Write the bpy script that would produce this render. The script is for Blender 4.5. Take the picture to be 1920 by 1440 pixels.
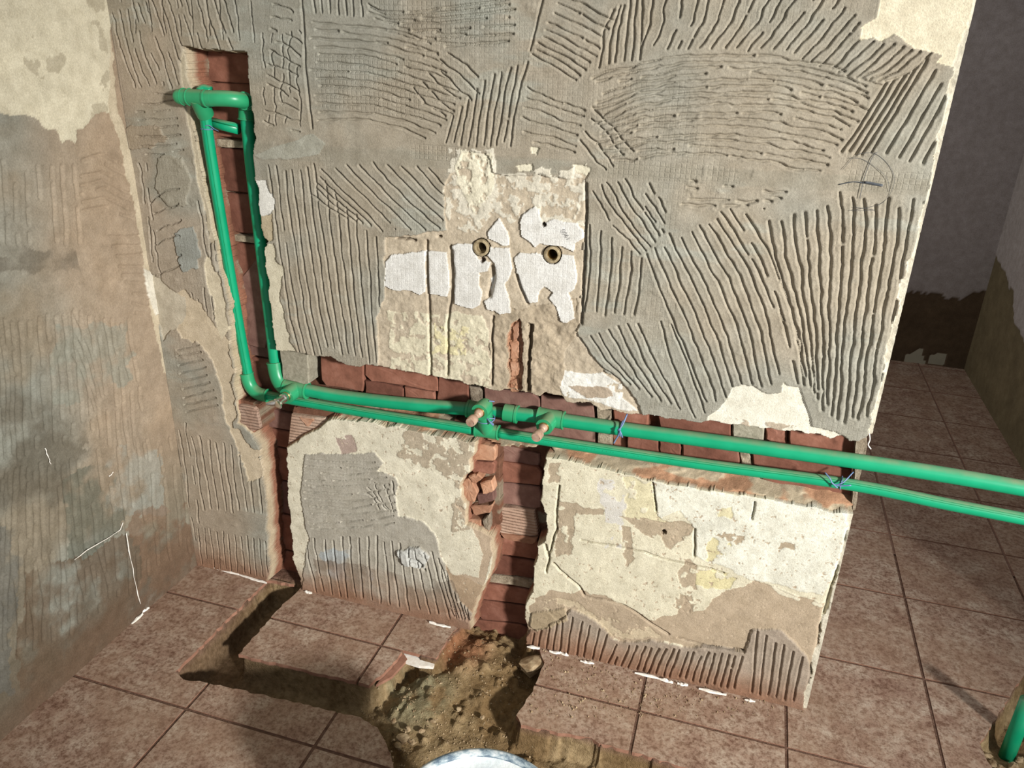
import bpy, bmesh, math, random
import numpy as np
from mathutils import Vector, Matrix
from mathutils.geometry import delaunay_2d_cdt
for o in list(bpy.data.objects): bpy.data.objects.remove(o)
scene = bpy.context.scene
C = scene.collection
# ------------------------------------------------------------------ camera
F = 1474.84
CAM = np.array([1.38680, -1.54073, 1.42280])
R = np.array([[0.9551831, 0.2946086, 0.02882741],     # right
              [0.14367572, -0.37626485, -0.91530433],   # down
              [-0.25880983, 0.87842503, -0.40172996]])  # forward
cd = bpy.data.cameras.new('camera'); cam = bpy.data.objects.new('camera', cd); C.objects.link(cam)
m = Matrix.Identity(4)
for i in range(3):
    m[i][0] = R[0][i]; m[i][1] = -R[1][i]; m[i][2] = -R[2][i]; m[i][3] = CAM[i]
cam.matrix_world = m
cd.sensor_width = 36; cd.lens = F / 1920 * 36; cd.clip_start = 0.02
scene.camera = cam
# ------------------------------------------------------------------ world, work lamp, exposure
w = bpy.data.worlds.new('world'); scene.world = w; w.use_nodes = True
w.node_tree.nodes['Background'].inputs[0].default_value = (0.97, 0.985, 1.0, 1)
w.node_tree.nodes['Background'].inputs[1].default_value = 0.30
ld = bpy.data.lights.new('work_lamp', 'SPOT'); lamp = bpy.data.objects.new('work_lamp', ld); C.objects.link(lamp)
LPOS = Vector((4.7, -3.0, 2.05)); LAIM = Vector((0.98, 0.0, 0.66))
lamp.location = LPOS; lamp.rotation_euler = (LAIM - LPOS).to_track_quat('-Z', 'Y').to_euler()
ld.energy = 1420; ld.color = (1.0, 0.982, 0.945); ld.shadow_soft_size = 0.19
ld.spot_size = math.radians(40); ld.spot_blend = 1.0
wd_ = bpy.data.lights.new('far_room_fill', 'AREA'); wl = bpy.data.objects.new('far_room_fill', wd_); C.objects.link(wl)   # unseen fill light added to brighten the room behind, no window there
wd_.shape = 'RECTANGLE'; wd_.size = 1.0; wd_.size_y = 1.1; wd_.energy = 12; wd_.color = (1.0, .97, .95)
wl.location = (.03, 1.45, 1.45); wl.rotation_euler = (math.radians(90), 0, math.radians(-90))
scene.view_settings.view_transform = 'Standard'; scene.view_settings.look = 'None'
scene.view_settings.exposure = 0.42; scene.view_settings.gamma = 1.0; scene.view_settings.use_curve_mapping = False

# ------------------------------------------------------------------ helpers
rng = np.random.default_rng(7); random.seed(7)
W = 1.68; TH = 0.13; ZT = 1.60; HT = 2.55
def at(u, v, axis=1, val=0.0):
    """photo ray meets the plane axis=val (axis 0 left wall, 1 back wall, 2 floor)"""
    d = np.array([(u - 960) / F, (v - 720) / F, 1.0]) @ R
    return CAM + d * ((val - CAM[axis]) / d[axis])
def proj(P):
    c = (P - CAM) @ R.T
    z = np.maximum(c[..., 2], 1e-3)
    return 960 + F * c[..., 0] / z, 720 + F * c[..., 1] / z
LAT = rng.random((16, 256, 256))
def vn(x, y, s, k=0):
    x = x / s + 37.3 * k; y = y / s + 11.7 * k
    xi = np.floor(x).astype(int); yi = np.floor(y).astype(int)
    fx = x - xi; fy = y - yi
    fx = fx * fx * (3 - 2 * fx); fy = fy * fy * (3 - 2 * fy)
    L = LAT[k % 16]; a = xi % 256; b = yi % 256; a1 = (a + 1) % 256; b1 = (b + 1) % 256
    return (L[a, b] * (1 - fx) + L[a1, b] * fx) * (1 - fy) + (L[a, b1] * (1 - fx) + L[a1, b1] * fx) * fy
def fbm(x, y, s, k=0, o=4):
    t = 0; amp = 0.5; tot = 0
    for i in range(o):
        t = t + amp * vn(x, y, s / 2 ** i, k + i); tot += amp; amp *= 0.55
    return t / tot
def sm(a, b, x): 
    t = np.clip((x - a) / (b - a), 0, 1); return t * t * (3 - 2 * t)
def lin(c):
    c = np.array(c, float) / 255
    return np.where(c <= 0.04045, c / 12.92, ((c + 0.055) / 1.055) ** 2.4)
def pip(U, V, poly):
    poly = np.array(poly, float)
    m0 = (U >= poly[:, 0].min()) & (U <= poly[:, 0].max()) & (V >= poly[:, 1].min()) & (V <= poly[:, 1].max())
    out = np.zeros(U.shape, bool)
    u = U[m0]; v = V[m0]; ins = np.zeros(u.shape, bool)
    n = len(poly)
    for i in range(n):
        x1, y1 = poly[i]; x2, y2 = poly[(i + 1) % n]
        if y1 == y2: continue
        c = ((y1 > v) != (y2 > v)) & (u < (x2 - x1) * (v - y1) / (y2 - y1) + x1)
        ins ^= c
    out[m0] = ins
    return out
def resample(p, n):
    p = np.array(p, float); d = np.r_[0, np.cumsum(np.hypot(*np.diff(p, axis=0).T))]
    t = np.linspace(0, d[-1], n)
    return np.stack([np.interp(t, d, p[:, i]) for i in range(p.shape[1])], 1)
def erode(m):
    e = m.copy(); e[1:] &= m[:-1]; e[:-1] &= m[1:]; e[:, 1:] &= m[:, :-1]; e[:, :-1] &= m[:, 1:]; return e
def link(o, parent=None):
    C.objects.link(o)
    if parent is not None:
        o.parent = parent
        o.matrix_parent_inverse = parent.matrix_basis.inverted()
    return o
def tag(o, label=None, cat=None, group=None, kind=None):
    if label: o['label'] = label
    if cat: o['category'] = cat
    if group: o['group'] = group
    if kind: o['kind'] = kind
    return o
def empty(name, loc=(0, 0, 0)):
    o = bpy.data.objects.new(name, None); C.objects.link(o); o.location = loc; o.empty_display_size = .05; return o
def mesh_np(name, V, quads, mat, parent=None, col=None, smooth=None):
    me = bpy.data.meshes.new(name)
    nv, nq = len(V), len(quads); k = quads.shape[1]
    me.vertices.add(nv); me.vertices.foreach_set('co', np.ascontiguousarray(V, np.float32).ravel())
    me.loops.add(nq * k); me.loops.foreach_set('vertex_index', np.ascontiguousarray(quads, np.int32).ravel())
    me.polygons.add(nq); me.polygons.foreach_set('loop_start', np.arange(0, nq * k, k, dtype=np.int32))
    me.update(calc_edges=True)
    if smooth is None: smooth = np.ones(nq, bool)
    me.polygons.foreach_set('use_smooth', np.ascontiguousarray(smooth))
    if col is not None:
        a = me.color_attributes.new('Col', 'FLOAT_COLOR', 'POINT'); a.data.foreach_set('color', np.ascontiguousarray(col, np.float32).ravel())
    me.materials.append(mat); me.validate()
    return link(bpy.data.objects.new(name, me), parent)
def mesh_py(name, V, Fc, mat, parent=None, smooth=False):
    me = bpy.data.meshes.new(name); me.from_pydata([tuple(v) for v in V], [], Fc); me.update()
    if smooth: me.polygons.foreach_set('use_smooth', [True] * len(me.polygons))
    bm = bmesh.new(); bm.from_mesh(me); bmesh.ops.recalc_face_normals(bm, faces=bm.faces); bm.to_mesh(me); bm.free()
    me.materials.append(mat)
    return link(bpy.data.objects.new(name, me), parent)
def tube(pts, rad, seg=16, caps=True):
    P = [Vector(p) for p in pts]; n = len(P)
    rads = rad if hasattr(rad, '__len__') else [rad] * n
    V = []; Fc = []
    t0 = (P[1] - P[0]).normalized(); up = Vector((0, 0, 1)) if abs(t0.z) < .9 else Vector((1, 0, 0))
    nrm = t0.cross(up).normalized()
    for i in range(n):
        t = (P[min(i + 1, n - 1)] - P[max(i - 1, 0)])
        t = t.normalized() if t.length > 1e-9 else t0
        nrm = (nrm - t * nrm.dot(t)).normalized(); b = t.cross(nrm)
        for j in range(seg):
            a = 2 * math.pi * j / seg
            V.append(P[i] + (nrm * math.cos(a) + b * math.sin(a)) * rads[i])
    for i in range(n - 1):
        for j in range(seg):
            k = (j + 1) % seg
            Fc.append((i * seg + j, i * seg + k, (i + 1) * seg + k, (i + 1) * seg + j))
    if caps:
        Fc.append(tuple(range(seg))[::-1]); Fc.append(tuple(range((n - 1) * seg, n * seg)))
    return V, Fc
def add(a, b):
    V, Fc = a; k = len(V); V2, F2 = b
    return V + V2, Fc + [tuple(i + k for i in f) for f in F2]
def spline(pts, n=8):
    P = [np.array(p, float) for p in pts]; P = [2 * P[0] - P[1]] + P + [2 * P[-1] - P[-2]]; out = []
    for i in range(1, len(P) - 2):
        for t in np.linspace(0, 1, n, endpoint=False):
            a, b, c, d = P[i - 1:i + 3]
            out.append(.5 * (2 * b + (c - a) * t + (2 * a - 5 * b + 4 * c - d) * t * t + (3 * b - a - 3 * c + d) * t ** 3))
    return out + [P[-2]]

# ------------------------------------------------------------------ materials
class N:
    def __init__(s, name, rough=.9, spec=.25):
        s.m = bpy.data.materials.new(name); s.m.use_nodes = True; s.t = s.m.node_tree; s.b = s.t.nodes['Principled BSDF']
        s.b.inputs['Roughness'].default_value = rough; s.b.inputs['Specular IOR Level'].default_value = spec
    def n(s, typ, **kw):
        x = s.t.nodes.new(typ)
        for k, v in kw.items(): setattr(x, k, v)
        return x
    def l(s, a, b): s.t.links.new(a, b)
    def pos(s): return s.n('ShaderNodeNewGeometry').outputs['Position']
    def noise(s, scale, detail=5, vec=None, rough=.6):
        x = s.n('ShaderNodeTexNoise'); x.inputs['Scale'].default_value = scale; x.inputs['Detail'].default_value = detail; x.inputs['Roughness'].default_value = rough
        s.l(vec if vec is not None else s.pos(), x.inputs['Vector']); return x.outputs['Fac']
    def ramp(s, fac, stops):
        r = s.n('ShaderNodeValToRGB'); e = r.color_ramp.elements
        while len(e) < len(stops): e.new(0.5)
        for i, (p, c) in enumerate(stops):
            e[i].position = p; e[i].color = tuple(lin(c)) + (1,) if len(c) == 3 else c
        s.l(fac, r.inputs[0]); return r.outputs[0]
    def math(s, op, a, b=None, c=None):
        x = s.n('ShaderNodeMath', operation=op)
        for i, v in enumerate((a, b, c)):
            if v is None: continue
            if isinstance(v, (int, float)): x.inputs[i].default_value = v
            else: s.l(v, x.inputs[i])
        return x.outputs[0]
    def mix(s, f, a, b, typ='MIX'):
        x = s.n('ShaderNodeMix', data_type='RGBA', blend_type=typ)
        for i, v in ((0, f), (6, a), (7, b)):
            if isinstance(v, (int, float)): x.inputs[i].default_value = v
            elif isinstance(v, tuple): x.inputs[i].default_value = tuple(lin(v)) + (1,)
            else: s.l(v, x.inputs[i])
        return x.outputs[2]
    def bump(s, h, dist=.001, strength=1):
        x = s.n('ShaderNodeBump'); x.inputs['Distance'].default_value = dist; x.inputs['Strength'].default_value = strength
        s.l(h, x.inputs['Height']); s.l(x.outputs[0], s.b.inputs['Normal'])
    def col(s, c): s.l(c, s.b.inputs['Base Color'])
def field_mat(name, axis_u):
    k = N(name, .93, .15)
    a = k.n('ShaderNodeAttribute', attribute_name='Col')
    g = k.ramp(k.noise(260, 3), [(.3, (222, 222, 222)), (.75, (255, 255, 255))])
    g2 = k.ramp(k.noise(35, 6), [(.3, (226, 224, 220)), (.7, (255, 255, 255))])
    k.col(k.mix(1, k.mix(1, a.outputs['Color'], g, 'MULTIPLY'), g2, 'MULTIPLY'))
    sp = k.n('ShaderNodeSeparateXYZ'); k.l(k.pos(), sp.inputs[0])
    f = 2 * math.pi / .0098
    wa = k.math('MULTIPLY', k.math('SINE', k.math('MULTIPLY', sp.outputs[axis_u], f)), k.math('SINE', k.math('MULTIPLY', sp.outputs[2], f)))
    wx = k.math('POWER', k.math('ABSOLUTE', k.math('SINE', k.math('MULTIPLY', sp.outputs[axis_u], f / 2))), 14.0)
    wz = k.math('POWER', k.math('ABSOLUTE', k.math('SINE', k.math('MULTIPLY', sp.outputs[2], f / 2))), 14.0)
    waf = k.math('MULTIPLY', k.math('MAXIMUM', wx, wz), a.outputs['Alpha'])
    h = k.math('ADD', k.math('MULTIPLY', waf, -.7), k.math('MULTIPLY', k.noise(420, 4), 1.1))
    h = k.math('ADD', h, k.math('MULTIPLY', k.noise(90, 4), .7))
    k.bump(h, .0011, .8)
    return k.m
M = {}
M['wall'] = field_mat('wall_field', 0); M['lwall'] = field_mat('left_wall_field', 1)
def rock(name, c1, c2, c3, sc=40, rough=.92, dist=.0012):
    k = N(name, rough, .15)
    oi = k.n('ShaderNodeObjectInfo')
    base = k.ramp(k.noise(sc, 6), [(.3, c1), (.52, c2), (.72, c3)])
    v = k.ramp(oi.outputs['Random'], [(0, (205, 200, 200)), (1, (255, 252, 248))])
    k.col(k.mix(1, base, v, 'MULTIPLY'))
    k.bump(k.math('ADD', k.noise(sc * 5, 5), k.noise(sc * 1.2, 3)), dist, .7)
    return k
M['brick'] = rock('fired_clay', (114, 76, 62), (136, 92, 76), (152, 108, 92), 26).m
M['brick_purple'] = rock('dusty_clay', (112, 82, 74), (132, 100, 90), (152, 122, 110), 22).m
M['brick_orange'] = rock('fresh_broken_clay', (168, 122, 96), (186, 142, 114), (200, 162, 136), 30).m
M['mortar'] = rock('sand_mortar', (120, 108, 92), (160, 148, 128), (192, 182, 162), 60, dist=.003).m
M['cement'] = rock('grey_cement', (132, 128, 112), (152, 148, 132), (170, 166, 150), 110).m
k = rock('ribbed_clay', (170, 138, 118), (188, 160, 140), (204, 182, 162), 20)
sp = k.n('ShaderNodeSeparateXYZ'); k.l(k.pos(), sp.inputs[0])
k.bump(k.math('ADD', k.math('SINE', k.math('MULTIPLY', k.math('ADD', sp.outputs[2], k.math('MULTIPLY', k.noise(8, 2), .006)), 2 * math.pi / .0085)), k.noise(200, 3)), .0012, 1)
M['rib'] = k.m
M['soil'] = None
k = N('soil_field', .97, .1); a = k.n('ShaderNodeAttribute', attribute_name='Col')
g = k.ramp(k.noise(70, 6), [(.3, (185, 180, 170)), (.7, (255, 255, 255))]); k.col(k.mix(1, a.outputs['Color'], g, 'MULTIPLY'))
k.bump(k.math('ADD', k.noise(160, 6), k.math('MULTIPLY', k.noise(420, 3), .5)), .005, .8); M['soil'] = k.m
# floor tile
k = N('floor_tile', .55, .3)
oi = k.n('ShaderNodeObjectInfo'); va = k.n('ShaderNodeVectorMath', operation='ADD'); k.l(k.pos(), va.inputs[0])
cb = k.n('ShaderNodeCombineXYZ'); k.l(k.math('MULTIPLY', oi.outputs['Random'], 9.0), cb.inputs[2]); k.l(cb.outputs[0], va.inputs[1])
v = va.outputs[0]
base = k.ramp(k.noise(17, 9, v, .76), [(.34, (132, 102, 86)), (.47, (156, 130, 112)), (.6, (176, 156, 138)), (.72, (196, 182, 164))])
spk = k.ramp(k.noise(95, 5, v, .75), [(.38, (160, 134, 118)), (.56, (255, 255, 255))])
c = k.mix(.8, base, spk, 'MULTIPLY')
dust = k.ramp(k.noise(5, 5, k.pos()), [(.42, (0, 0, 0)), (.62, (150, 150, 150))])
c = k.mix(dust, c, (152, 124, 100))
k.col(c); k.b.inputs['Roughness'].default_value = .62
k.bump(k.math('ADD', k.noise(60, 5, v), k.math('MULTIPLY', k.noise(260, 3, v), .4)), .0016, .6); M['tile'] = k.m
k = N('tile_biscuit', .9); k.col(k.ramp(k.noise(60, 4), [(.3, (132, 94, 76)), (.7, (156, 116, 96))])); M['biscuit'] = k.m
k = N('grout', .95, .1); k.col(k.ramp(k.noise(50, 4), [(.3, (116, 90, 76)), (.7, (132, 104, 90))])); M['grout'] = k.m
# green pipe plastic
def green(name, c1, c2):
    k = N(name, .36, .4)
    nz = k.n('ShaderNodeSeparateXYZ'); g = k.n('ShaderNodeNewGeometry'); k.l(g.outputs['Normal'], nz.inputs[0])
    base = k.ramp(k.noise(14, 3), [(.3, c1), (.7, c2)])
    d = k.math('MULTIPLY', k.math('MULTIPLY', sm_node(k, nz.outputs[2], .45, .95), k.noise(30, 4)), .75)
    k.col(k.mix(d, base, (150, 132, 104)))
    k.l(k.math('ADD', k.math('MULTIPLY', d, .6), .34), k.b.inputs['Roughness'])
    return k.m
def sm_node(k, v, a, b):
    x = k.n('ShaderNodeMapRange', interpolation_type='SMOOTHSTEP'); k.l(v, x.inputs[0])
    x.inputs[1].default_value = a; x.inputs[2].default_value = b; return x.outputs[0]
M['pipe'] = green('green_pipe_plastic', (8, 140, 98), (18, 152, 108))
M['fit'] = green('green_fitting_plastic', (34, 136, 90), (48, 150, 102))
k = N('pipe_stripe', .45); k.col(k.ramp(k.noise(20, 3), [(.3, (0, 104, 62)), (.7, (0, 118, 72))])); M['stripe'] = k.m
k = N('pipe_print', .6); k.col(k.ramp(k.noise(400, 2), [(.3, (18, 50, 36)), (.7, (30, 66, 48))])); M['print'] = k.m
def metal(name, c1, c2, r):
    k = N(name, r); k.b.inputs['Metallic'].default_value = 1.0
    k.col(k.ramp(k.noise(60, 4), [(.35, c1), (.65, c2)])); return k.m
M['chrome'] = metal('dull_chrome', (214, 206, 196), (238, 234, 226), .28)
k = N('dusty_metal', .55, .5); k.b.inputs['Metallic'].default_value = .45
k.col(k.ramp(k.noise(70, 4), [(.35, (178, 140, 118)), (.65, (208, 180, 158))])); M['dusty'] = k.m
M['brass'] = metal('tarnished_brass', (170, 142, 92), (206, 182, 130), .35)
k = N('dirty_brass', .7, .4); k.b.inputs['Metallic'].default_value = .4; k.col(k.ramp(k.noise(120, 4), [(.35, (128, 112, 84)), (.65, (176, 160, 128))])); M['dirtybrass'] = k.m
k = N('black_inside', .9, .1); k.col(k.ramp(k.noise(50, 2), [(0, (14, 11, 9)), (1, (22, 18, 14))])); M['dark'] = k.m
k = N('blue_wire', .5, .4); k.col(k.ramp(k.noise(90, 2), [(.3, (82, 104, 142)), (.7, (112, 134, 168))])); M['wire'] = k.m
k = N('thin_dark_wire', .5, .4); k.col(k.ramp(k.noise(90, 2), [(.3, (52, 56, 62)), (.7, (84, 88, 92))])); M['dwire'] = k.m
k = N('white_grout', .8, .2); k.col(k.ramp(k.noise(90, 3), [(.3, (214, 204, 190)), (.7, (240, 236, 228))])); M['white'] = k.m
k = N('ink', .8, .1); k.col(k.ramp(k.noise(90, 2), [(.3, (48, 46, 50)), (.7, (60, 58, 64))])); M['ink'] = k.m
k = N('plaster_smeared_plastic', .7, .3)
mp = k.n('ShaderNodeMapping'); mp.inputs['Scale'].default_value = (8, 8, 30); k.l(k.pos(), mp.inputs[0])
k.col(k.ramp(k.noise(3.2, 6, mp.outputs[0]), [(.40, (92, 108, 122)), (.47, (150, 164, 170)), (.53, (196, 200, 200)), (.7, (212, 214, 210))]))
k.bump(k.noise(40, 5), .002, .6); M['bucket'] = k.m
k = N('white_paste', .75, .3); k.col(k.ramp(k.noise(16, 5), [(.35, (176, 186, 190)), (.6, (206, 210, 208))])); k.bump(k.noise(28, 5), .006, .7); M['paste'] = k.m
k = N('stone', .9, .2); k.col(k.ramp(k.noise(50, 4), [(.35, (120, 98, 72)), (.65, (170, 150, 120))])); k.bump(k.noise(120, 4), .002, .6); M['stone'] = k.m
k = N('dull_ceiling', .9, .1); k.col(k.ramp(k.noise(3, 4), [(.3, (150, 146, 140)), (.7, (170, 166, 158))])); M['ceil'] = k.m

# colours of the bare wall coats
ADH = (166, 156, 138); ADH2 = (159, 156, 143); CREAM = (224, 217, 194); WHITE = (230, 228, 220); SAND = (178, 162, 142); YELL = (222, 212, 172)
DUST = (160, 128, 104); TILEW = (226, 224, 218); CLAY = (140, 84, 64)

# ------------------------------------------------------------------ wall back: relief of the adhesive coat
CELL = .0018
nx = int(round(W / CELL)) + 1; nz = int(round(ZT / CELL)) + 1
gx = np.linspace(0, W, nx); gz = np.linspace(0, ZT, nz)
X, Z = np.meshgrid(gx, gz)
U, V = proj(np.stack([X, np.zeros_like(X), Z], -1))
wu = (fbm(X, Z, .03, 1, 3) - .5) * 2; wv = (fbm(X, Z, .03, 5, 3) - .5) * 2
def mk(poly, warp=7):
    return pip(U + wu * warp, V + wv * warp, poly)
HOLE = [(343, 83), (380, 91), (430, 96), (465, 97), (467, 147), (470, 165), (477, 213), (480, 253), (478, 290), (482, 340), (487, 392), (493, 441), (503, 453), (496, 463), (500, 510), (505, 552), (510, 588), (516, 655),
        (575, 662), (591, 665), (624, 669), (644, 681), (679, 684), (717, 688), (746, 696), (784, 701), (825, 707), (851, 713), (881, 720), (911, 729), (922, 733), (963, 732), (981, 733), (1013, 743), (1024, 738), (1053, 743), (1065, 755), (1106, 758), (1126, 771), (1145, 768), (1180, 775), (1222, 778), (1250, 785), (1283, 785), (1308, 790), (1375, 795), (1410, 800), (1443, 805), (1477, 809), (1502, 809), (1513, 815), (1535, 815), (1557, 822), (1575, 817), (1593, 827), (1610, 827), (1625, 818), (1690, 806),
        (1690, 985), (1600, 967), (1510, 948), (1420, 930), (1360, 922), (1317, 917), (1225, 902), (1142, 882), (1075, 867), (1023, 857), (1022, 882), (1019, 905), (1015, 938), (1025, 964), (1025, 994), (1021, 1020), (1009, 1026), (1007, 1053), (1000, 1063), (1000, 1113), (986, 1128), (984, 1151), (990, 1178), (986, 1197), (985, 1260),
        (880, 1240), (882, 1157), (900, 1113), (909, 1092), (919, 1072), (923, 1038), (921, 1010), (902, 998), (872, 984), (872, 973), (872, 944), (864, 935), (861, 909), (873, 889), (881, 885), (879, 863), (888, 848), (889, 828), (842, 822), (804, 816), (769, 807), (702, 793), (650, 787), (621, 787), (536, 840),
        (539, 883), (542, 953), (548, 1012), (551, 1050), (557, 1070), (565, 1096), (565, 1150), (500, 1150), (502, 1097), (507, 1070), (503, 1020), (500, 960), (493, 887), (485, 835), (475, 812), (447, 790), (445, 755), (440, 702), (431, 641), (431, 600), (423, 540), (414, 513), (405, 457), (393, 400), (382, 333), (370, 270), (358, 207), (357, 160), (350, 120)]
hole = mk(HOLE, 5)
# zones of the coat
adh = np.ones_like(X, bool)
col = np.zeros(X.shape + (3,)); n2 = fbm(X, Z, .25, 3); n3 = fbm(X, Z, .05, 6); n4 = fbm(X, Z, .012, 9, 3)
def mixc(a, b, t): return a + (b - a) * t[..., None]
def setc(mask, c, jit=.06):
    col[mask] = (lin(c) * (1 + (n3[mask] - .5)[:, None] * jit * 4))
t = sm(.35, .65, n2)
col[:] = mixc(np.broadcast_to(lin(ADH), col.shape), np.broadcast_to(lin(ADH2), col.shape), t)
col *= (1 + (n3 - .5)[..., None] * .18)
h = .0045 + (fbm(X, Z, .12, 2) - .5) * .006
waf = .5 * sm(.52, .6, fbm(X, Z, .16, 8))
for q in ([(1585, 318), (1748, 322), (1740, 360), (1580, 352)], [(1230, 303), (1315, 308), (1310, 340), (1230, 335)], [(1330, 310), (1390, 312), (1385, 342), (1330, 338)], [(772, 270), (860, 276), (858, 302), (772, 298)], [(1130, 300), (1210, 300), (1200, 330), (1140, 330)], [(590, 100), (770, 110), (800, 225), (600, 200)], [(700, -10), (960, -10), (960, 90), (850, 90), (720, 40)]):
    waf[mk(q, 6)] = .95
sme = sm(.55, .72, fbm(X * .3, Z, .03, 13, 4)) * sm(.45, .6, fbm(X, Z, .3, 2)); col[:] = mixc(col, np.broadcast_to(lin((176, 182, 172)), col.shape), .3 * sme)
band = sm(10, 4, np.abs(V - (283 + (U - 500) * .055)) - 8) * (U > 480); col[:] = mixc(col, np.broadcast_to(lin((150, 144, 128)), col.shape), .5 * band)
def bare(poly, c, warp=9, hh=.0005, jit=.06):
    m = mk(poly, warp); adh[m] = False; setc(m, c, jit); h[m] = hh + (n3[m] - .5) * .003; waf[m] = 0; return m
def blot(poly, c, thr=.5, warp=10, k=4, s=.03, dh=.0012):
    """paint flakes left on the bare plaster"""
    m = mk(poly, warp) & (fbm(X, Z, s, k, 5) > thr); setc(m, c); h[m] += dh; return m
# left strip by the corner: beige rubbed adhesive
ls = U < 440 - 0 * V
lsm = (X < .30) & ~hole
col[lsm] = mixc(col, np.broadcast_to(lin((176, 160, 140)), col.shape), .75 * sm(.28, .1, X) * sm(.3, .55, fbm(X, Z, .18, 11)))[lsm]
bare([(300, 560), (345, 540), (400, 600), (430, 640), (445, 760), (440, 800), (485, 840), (495, 900), (470, 905), (430, 800), (410, 700), (395, 660), (340, 630)], (206, 190, 164))
bare([(262, 505), (300, 520), (350, 560), (345, 600), (310, 640), (296, 600)], (196, 186, 166))
bare([(388, 470), (415, 520), (431, 620), (415, 640), (400, 560), (385, 520)], (214, 202, 176), 5)
bare([(345, 85), (357, 160), (358, 207), (382, 333), (405, 457), (396, 457), (372, 333), (350, 207), (340, 120)], (196, 184, 160), 3)
for q, c_ in (([(300, 298), (345, 292), (362, 335), (352, 385), (322, 388), (300, 345)], (160, 154, 138)), ([(330, 430), (372, 424), (376, 500), (342, 505), (330, 470)], (158, 160, 152)), ([(238, 242), (300, 236), (318, 262), (300, 278), (245, 276)], (164, 150, 130))):
    m_ = mk(q, 12); h[m_] = .008; setc(m_, c_); waf[m_] = .45
# cream paint, top right
bare([(1657, -60), (1643, 32), (1615, 51), (1615, 75), (1639, 69), (1655, 79), (1675, 67), (1692, 75), (1714, 89), (1742, 95), (1766, 105), (1754, 119), (1774, 125), (1797, 127), (1900, 130), (1900, -60)], (222, 212, 186), 5)
# centre patch where the tap fittings were
cp = bare([(712, 740), (708, 600), (722, 555), (722, 445), (770, 440), (835, 432), (836, 345), (845, 320), (868, 315), (866, 290), (880, 284), (905, 285), (922, 300), (926, 322), (950, 330), (1000, 330), (1040, 335), (1072, 332), (1075, 312), (1088, 310), (1105, 325), (1100, 345), (1098, 400), (1093, 500), (1090, 600), (1082, 620), (1090, 640), (1130, 690), (1165, 715), (1192, 745), (1215, 800), (900, 780)], (194, 180, 158), 6, -.001)
h[cp] += (n4[cp] - .5) * .0035
blot([(836, 280), (930, 280), (935, 330), (1100, 310), (1100, 420), (960, 420), (925, 400), (900, 440), (840, 420)], (219, 212, 194), .46, 10, 4, .016)
blot([(866, 282), (925, 290), (930, 350), (890, 400), (850, 340)], CREAM, .40, 10, 4, .016)
blot([(728, 585), (905, 590), (918, 640), (920, 730), (735, 700)], (218, 210, 184), .43, 8, 12, .018)
blot([(812, 605), (880, 612), (872, 668), (812, 664)], YELL, .42, 6, 2, .016)
blot([(1040, 690), (1090, 700), (1130, 698), (1165, 720), (1165, 745), (1195, 770), (1150, 765), (1100, 752), (1060, 742), (1035, 722)], WHITE, .30, 5, 6)
blot([(1068, 722), (1140, 726), (1150, 745), (1100, 748)], SAND, .3, 5, 6)
bare([(1326, 782), (1352, 765), (1373, 726), (1395, 720), (1416, 724), (1442, 739), (1467, 735), (1469, 713), (1480, 724), (1499, 726), (1510, 756), (1521, 782), (1523, 799), (1566, 807), (1590, 822), (1600, 850), (1450, 850), (1326, 806)], (229, 225, 208), 4)
blot([(1360, 782), (1500, 798), (1500, 815), (1380, 800)], (186, 172, 152), .48, 4, 7)
bare([(470, 335), (500, 340), (505, 360), (517, 373), (510, 398), (480, 410)], WHITE, 4)
bare([(478, 405), (512, 400), (515, 450), (480, 460)], (190, 176, 148), 4)
bare([(480, 458), (515, 455), (520, 490), (535, 500), (530, 530), (527, 560), (536, 600), (545, 640), (565, 668), (500, 670)], (216, 208, 184), 5)
for q in ([(995, 276), (1015, 280), (1010, 292), (997, 290)], [(970, 310), (998, 308), (1000, 320), (975, 322)], [(1072, 305), (1108, 318), (1100, 332), (1078, 325)]): bare(q, CREAM, 9)
bare([(480, 290), (520, 275), (590, 248), (612, 268), (600, 290), (560, 296), (500, 300)], (168, 166, 152), 4, .006)
# lower left panel
LP = [(480, 760), (640, 770), (900, 815), (935, 1000), (915, 1100), (885, 1230), (560, 1180), (530, 900)]
lpm = bare(LP, (225, 218, 196), 0, .0005)
blot([(760, 800), (900, 820), (885, 900), (890, 990), (850, 1000), (850, 900), (800, 880), (745, 850)], (186, 172, 150), .45, 8, 3, .018)
bare([(852, 940), (925, 1000), (922, 1040), (905, 1100), (880, 1180), (850, 1110), (842, 1075), (895, 1080), (905, 1040), (890, 1000)], (192, 172, 148), 6, .0)
bare([(826, 1055), (850, 1075), (880, 1085), (905, 1100), (885, 1180), (845, 1100)], (178, 156, 130), 6, .0)
blot([(628, 815), (660, 815), (668, 845), (640, 850)], (182, 162, 150), .4, 5, 7, .03, -.001)
lpa = mk([(573, 851), (650, 848), (702, 851), (720, 866), (711, 883), (743, 895), (752, 909), (740, 930), (749, 968), (790, 977), (816, 997), (825, 1041), (842, 1081), (848, 1105), (885, 1150), (885, 1200), (560, 1160), (572, 1060), (580, 1011), (565, 924)], 5)
adh[lpa] = True; setc(lpa, (180, 174, 160)); h[lpa] = .004 + (n3[lpa] - .5) * .003; waf[lpa] = .25
bl = mk([(600, 1030), (660, 1030), (700, 1075), (690, 1115), (620, 1095)], 10); col[bl] = mixc(col, np.broadcast_to(lin((172, 180, 182)), col.shape), .8 * sm(.4, .6, n3))[bl]
dk = mk([(590, 1045), (850, 1090), (870, 1150), (600, 1115)], 8); col[dk] = mixc(col, np.broadcast_to(lin((124, 112, 98)), col.shape), .65 * sm(.35, .6, fbm(X, Z, .07, 13)))[dk]
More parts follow.
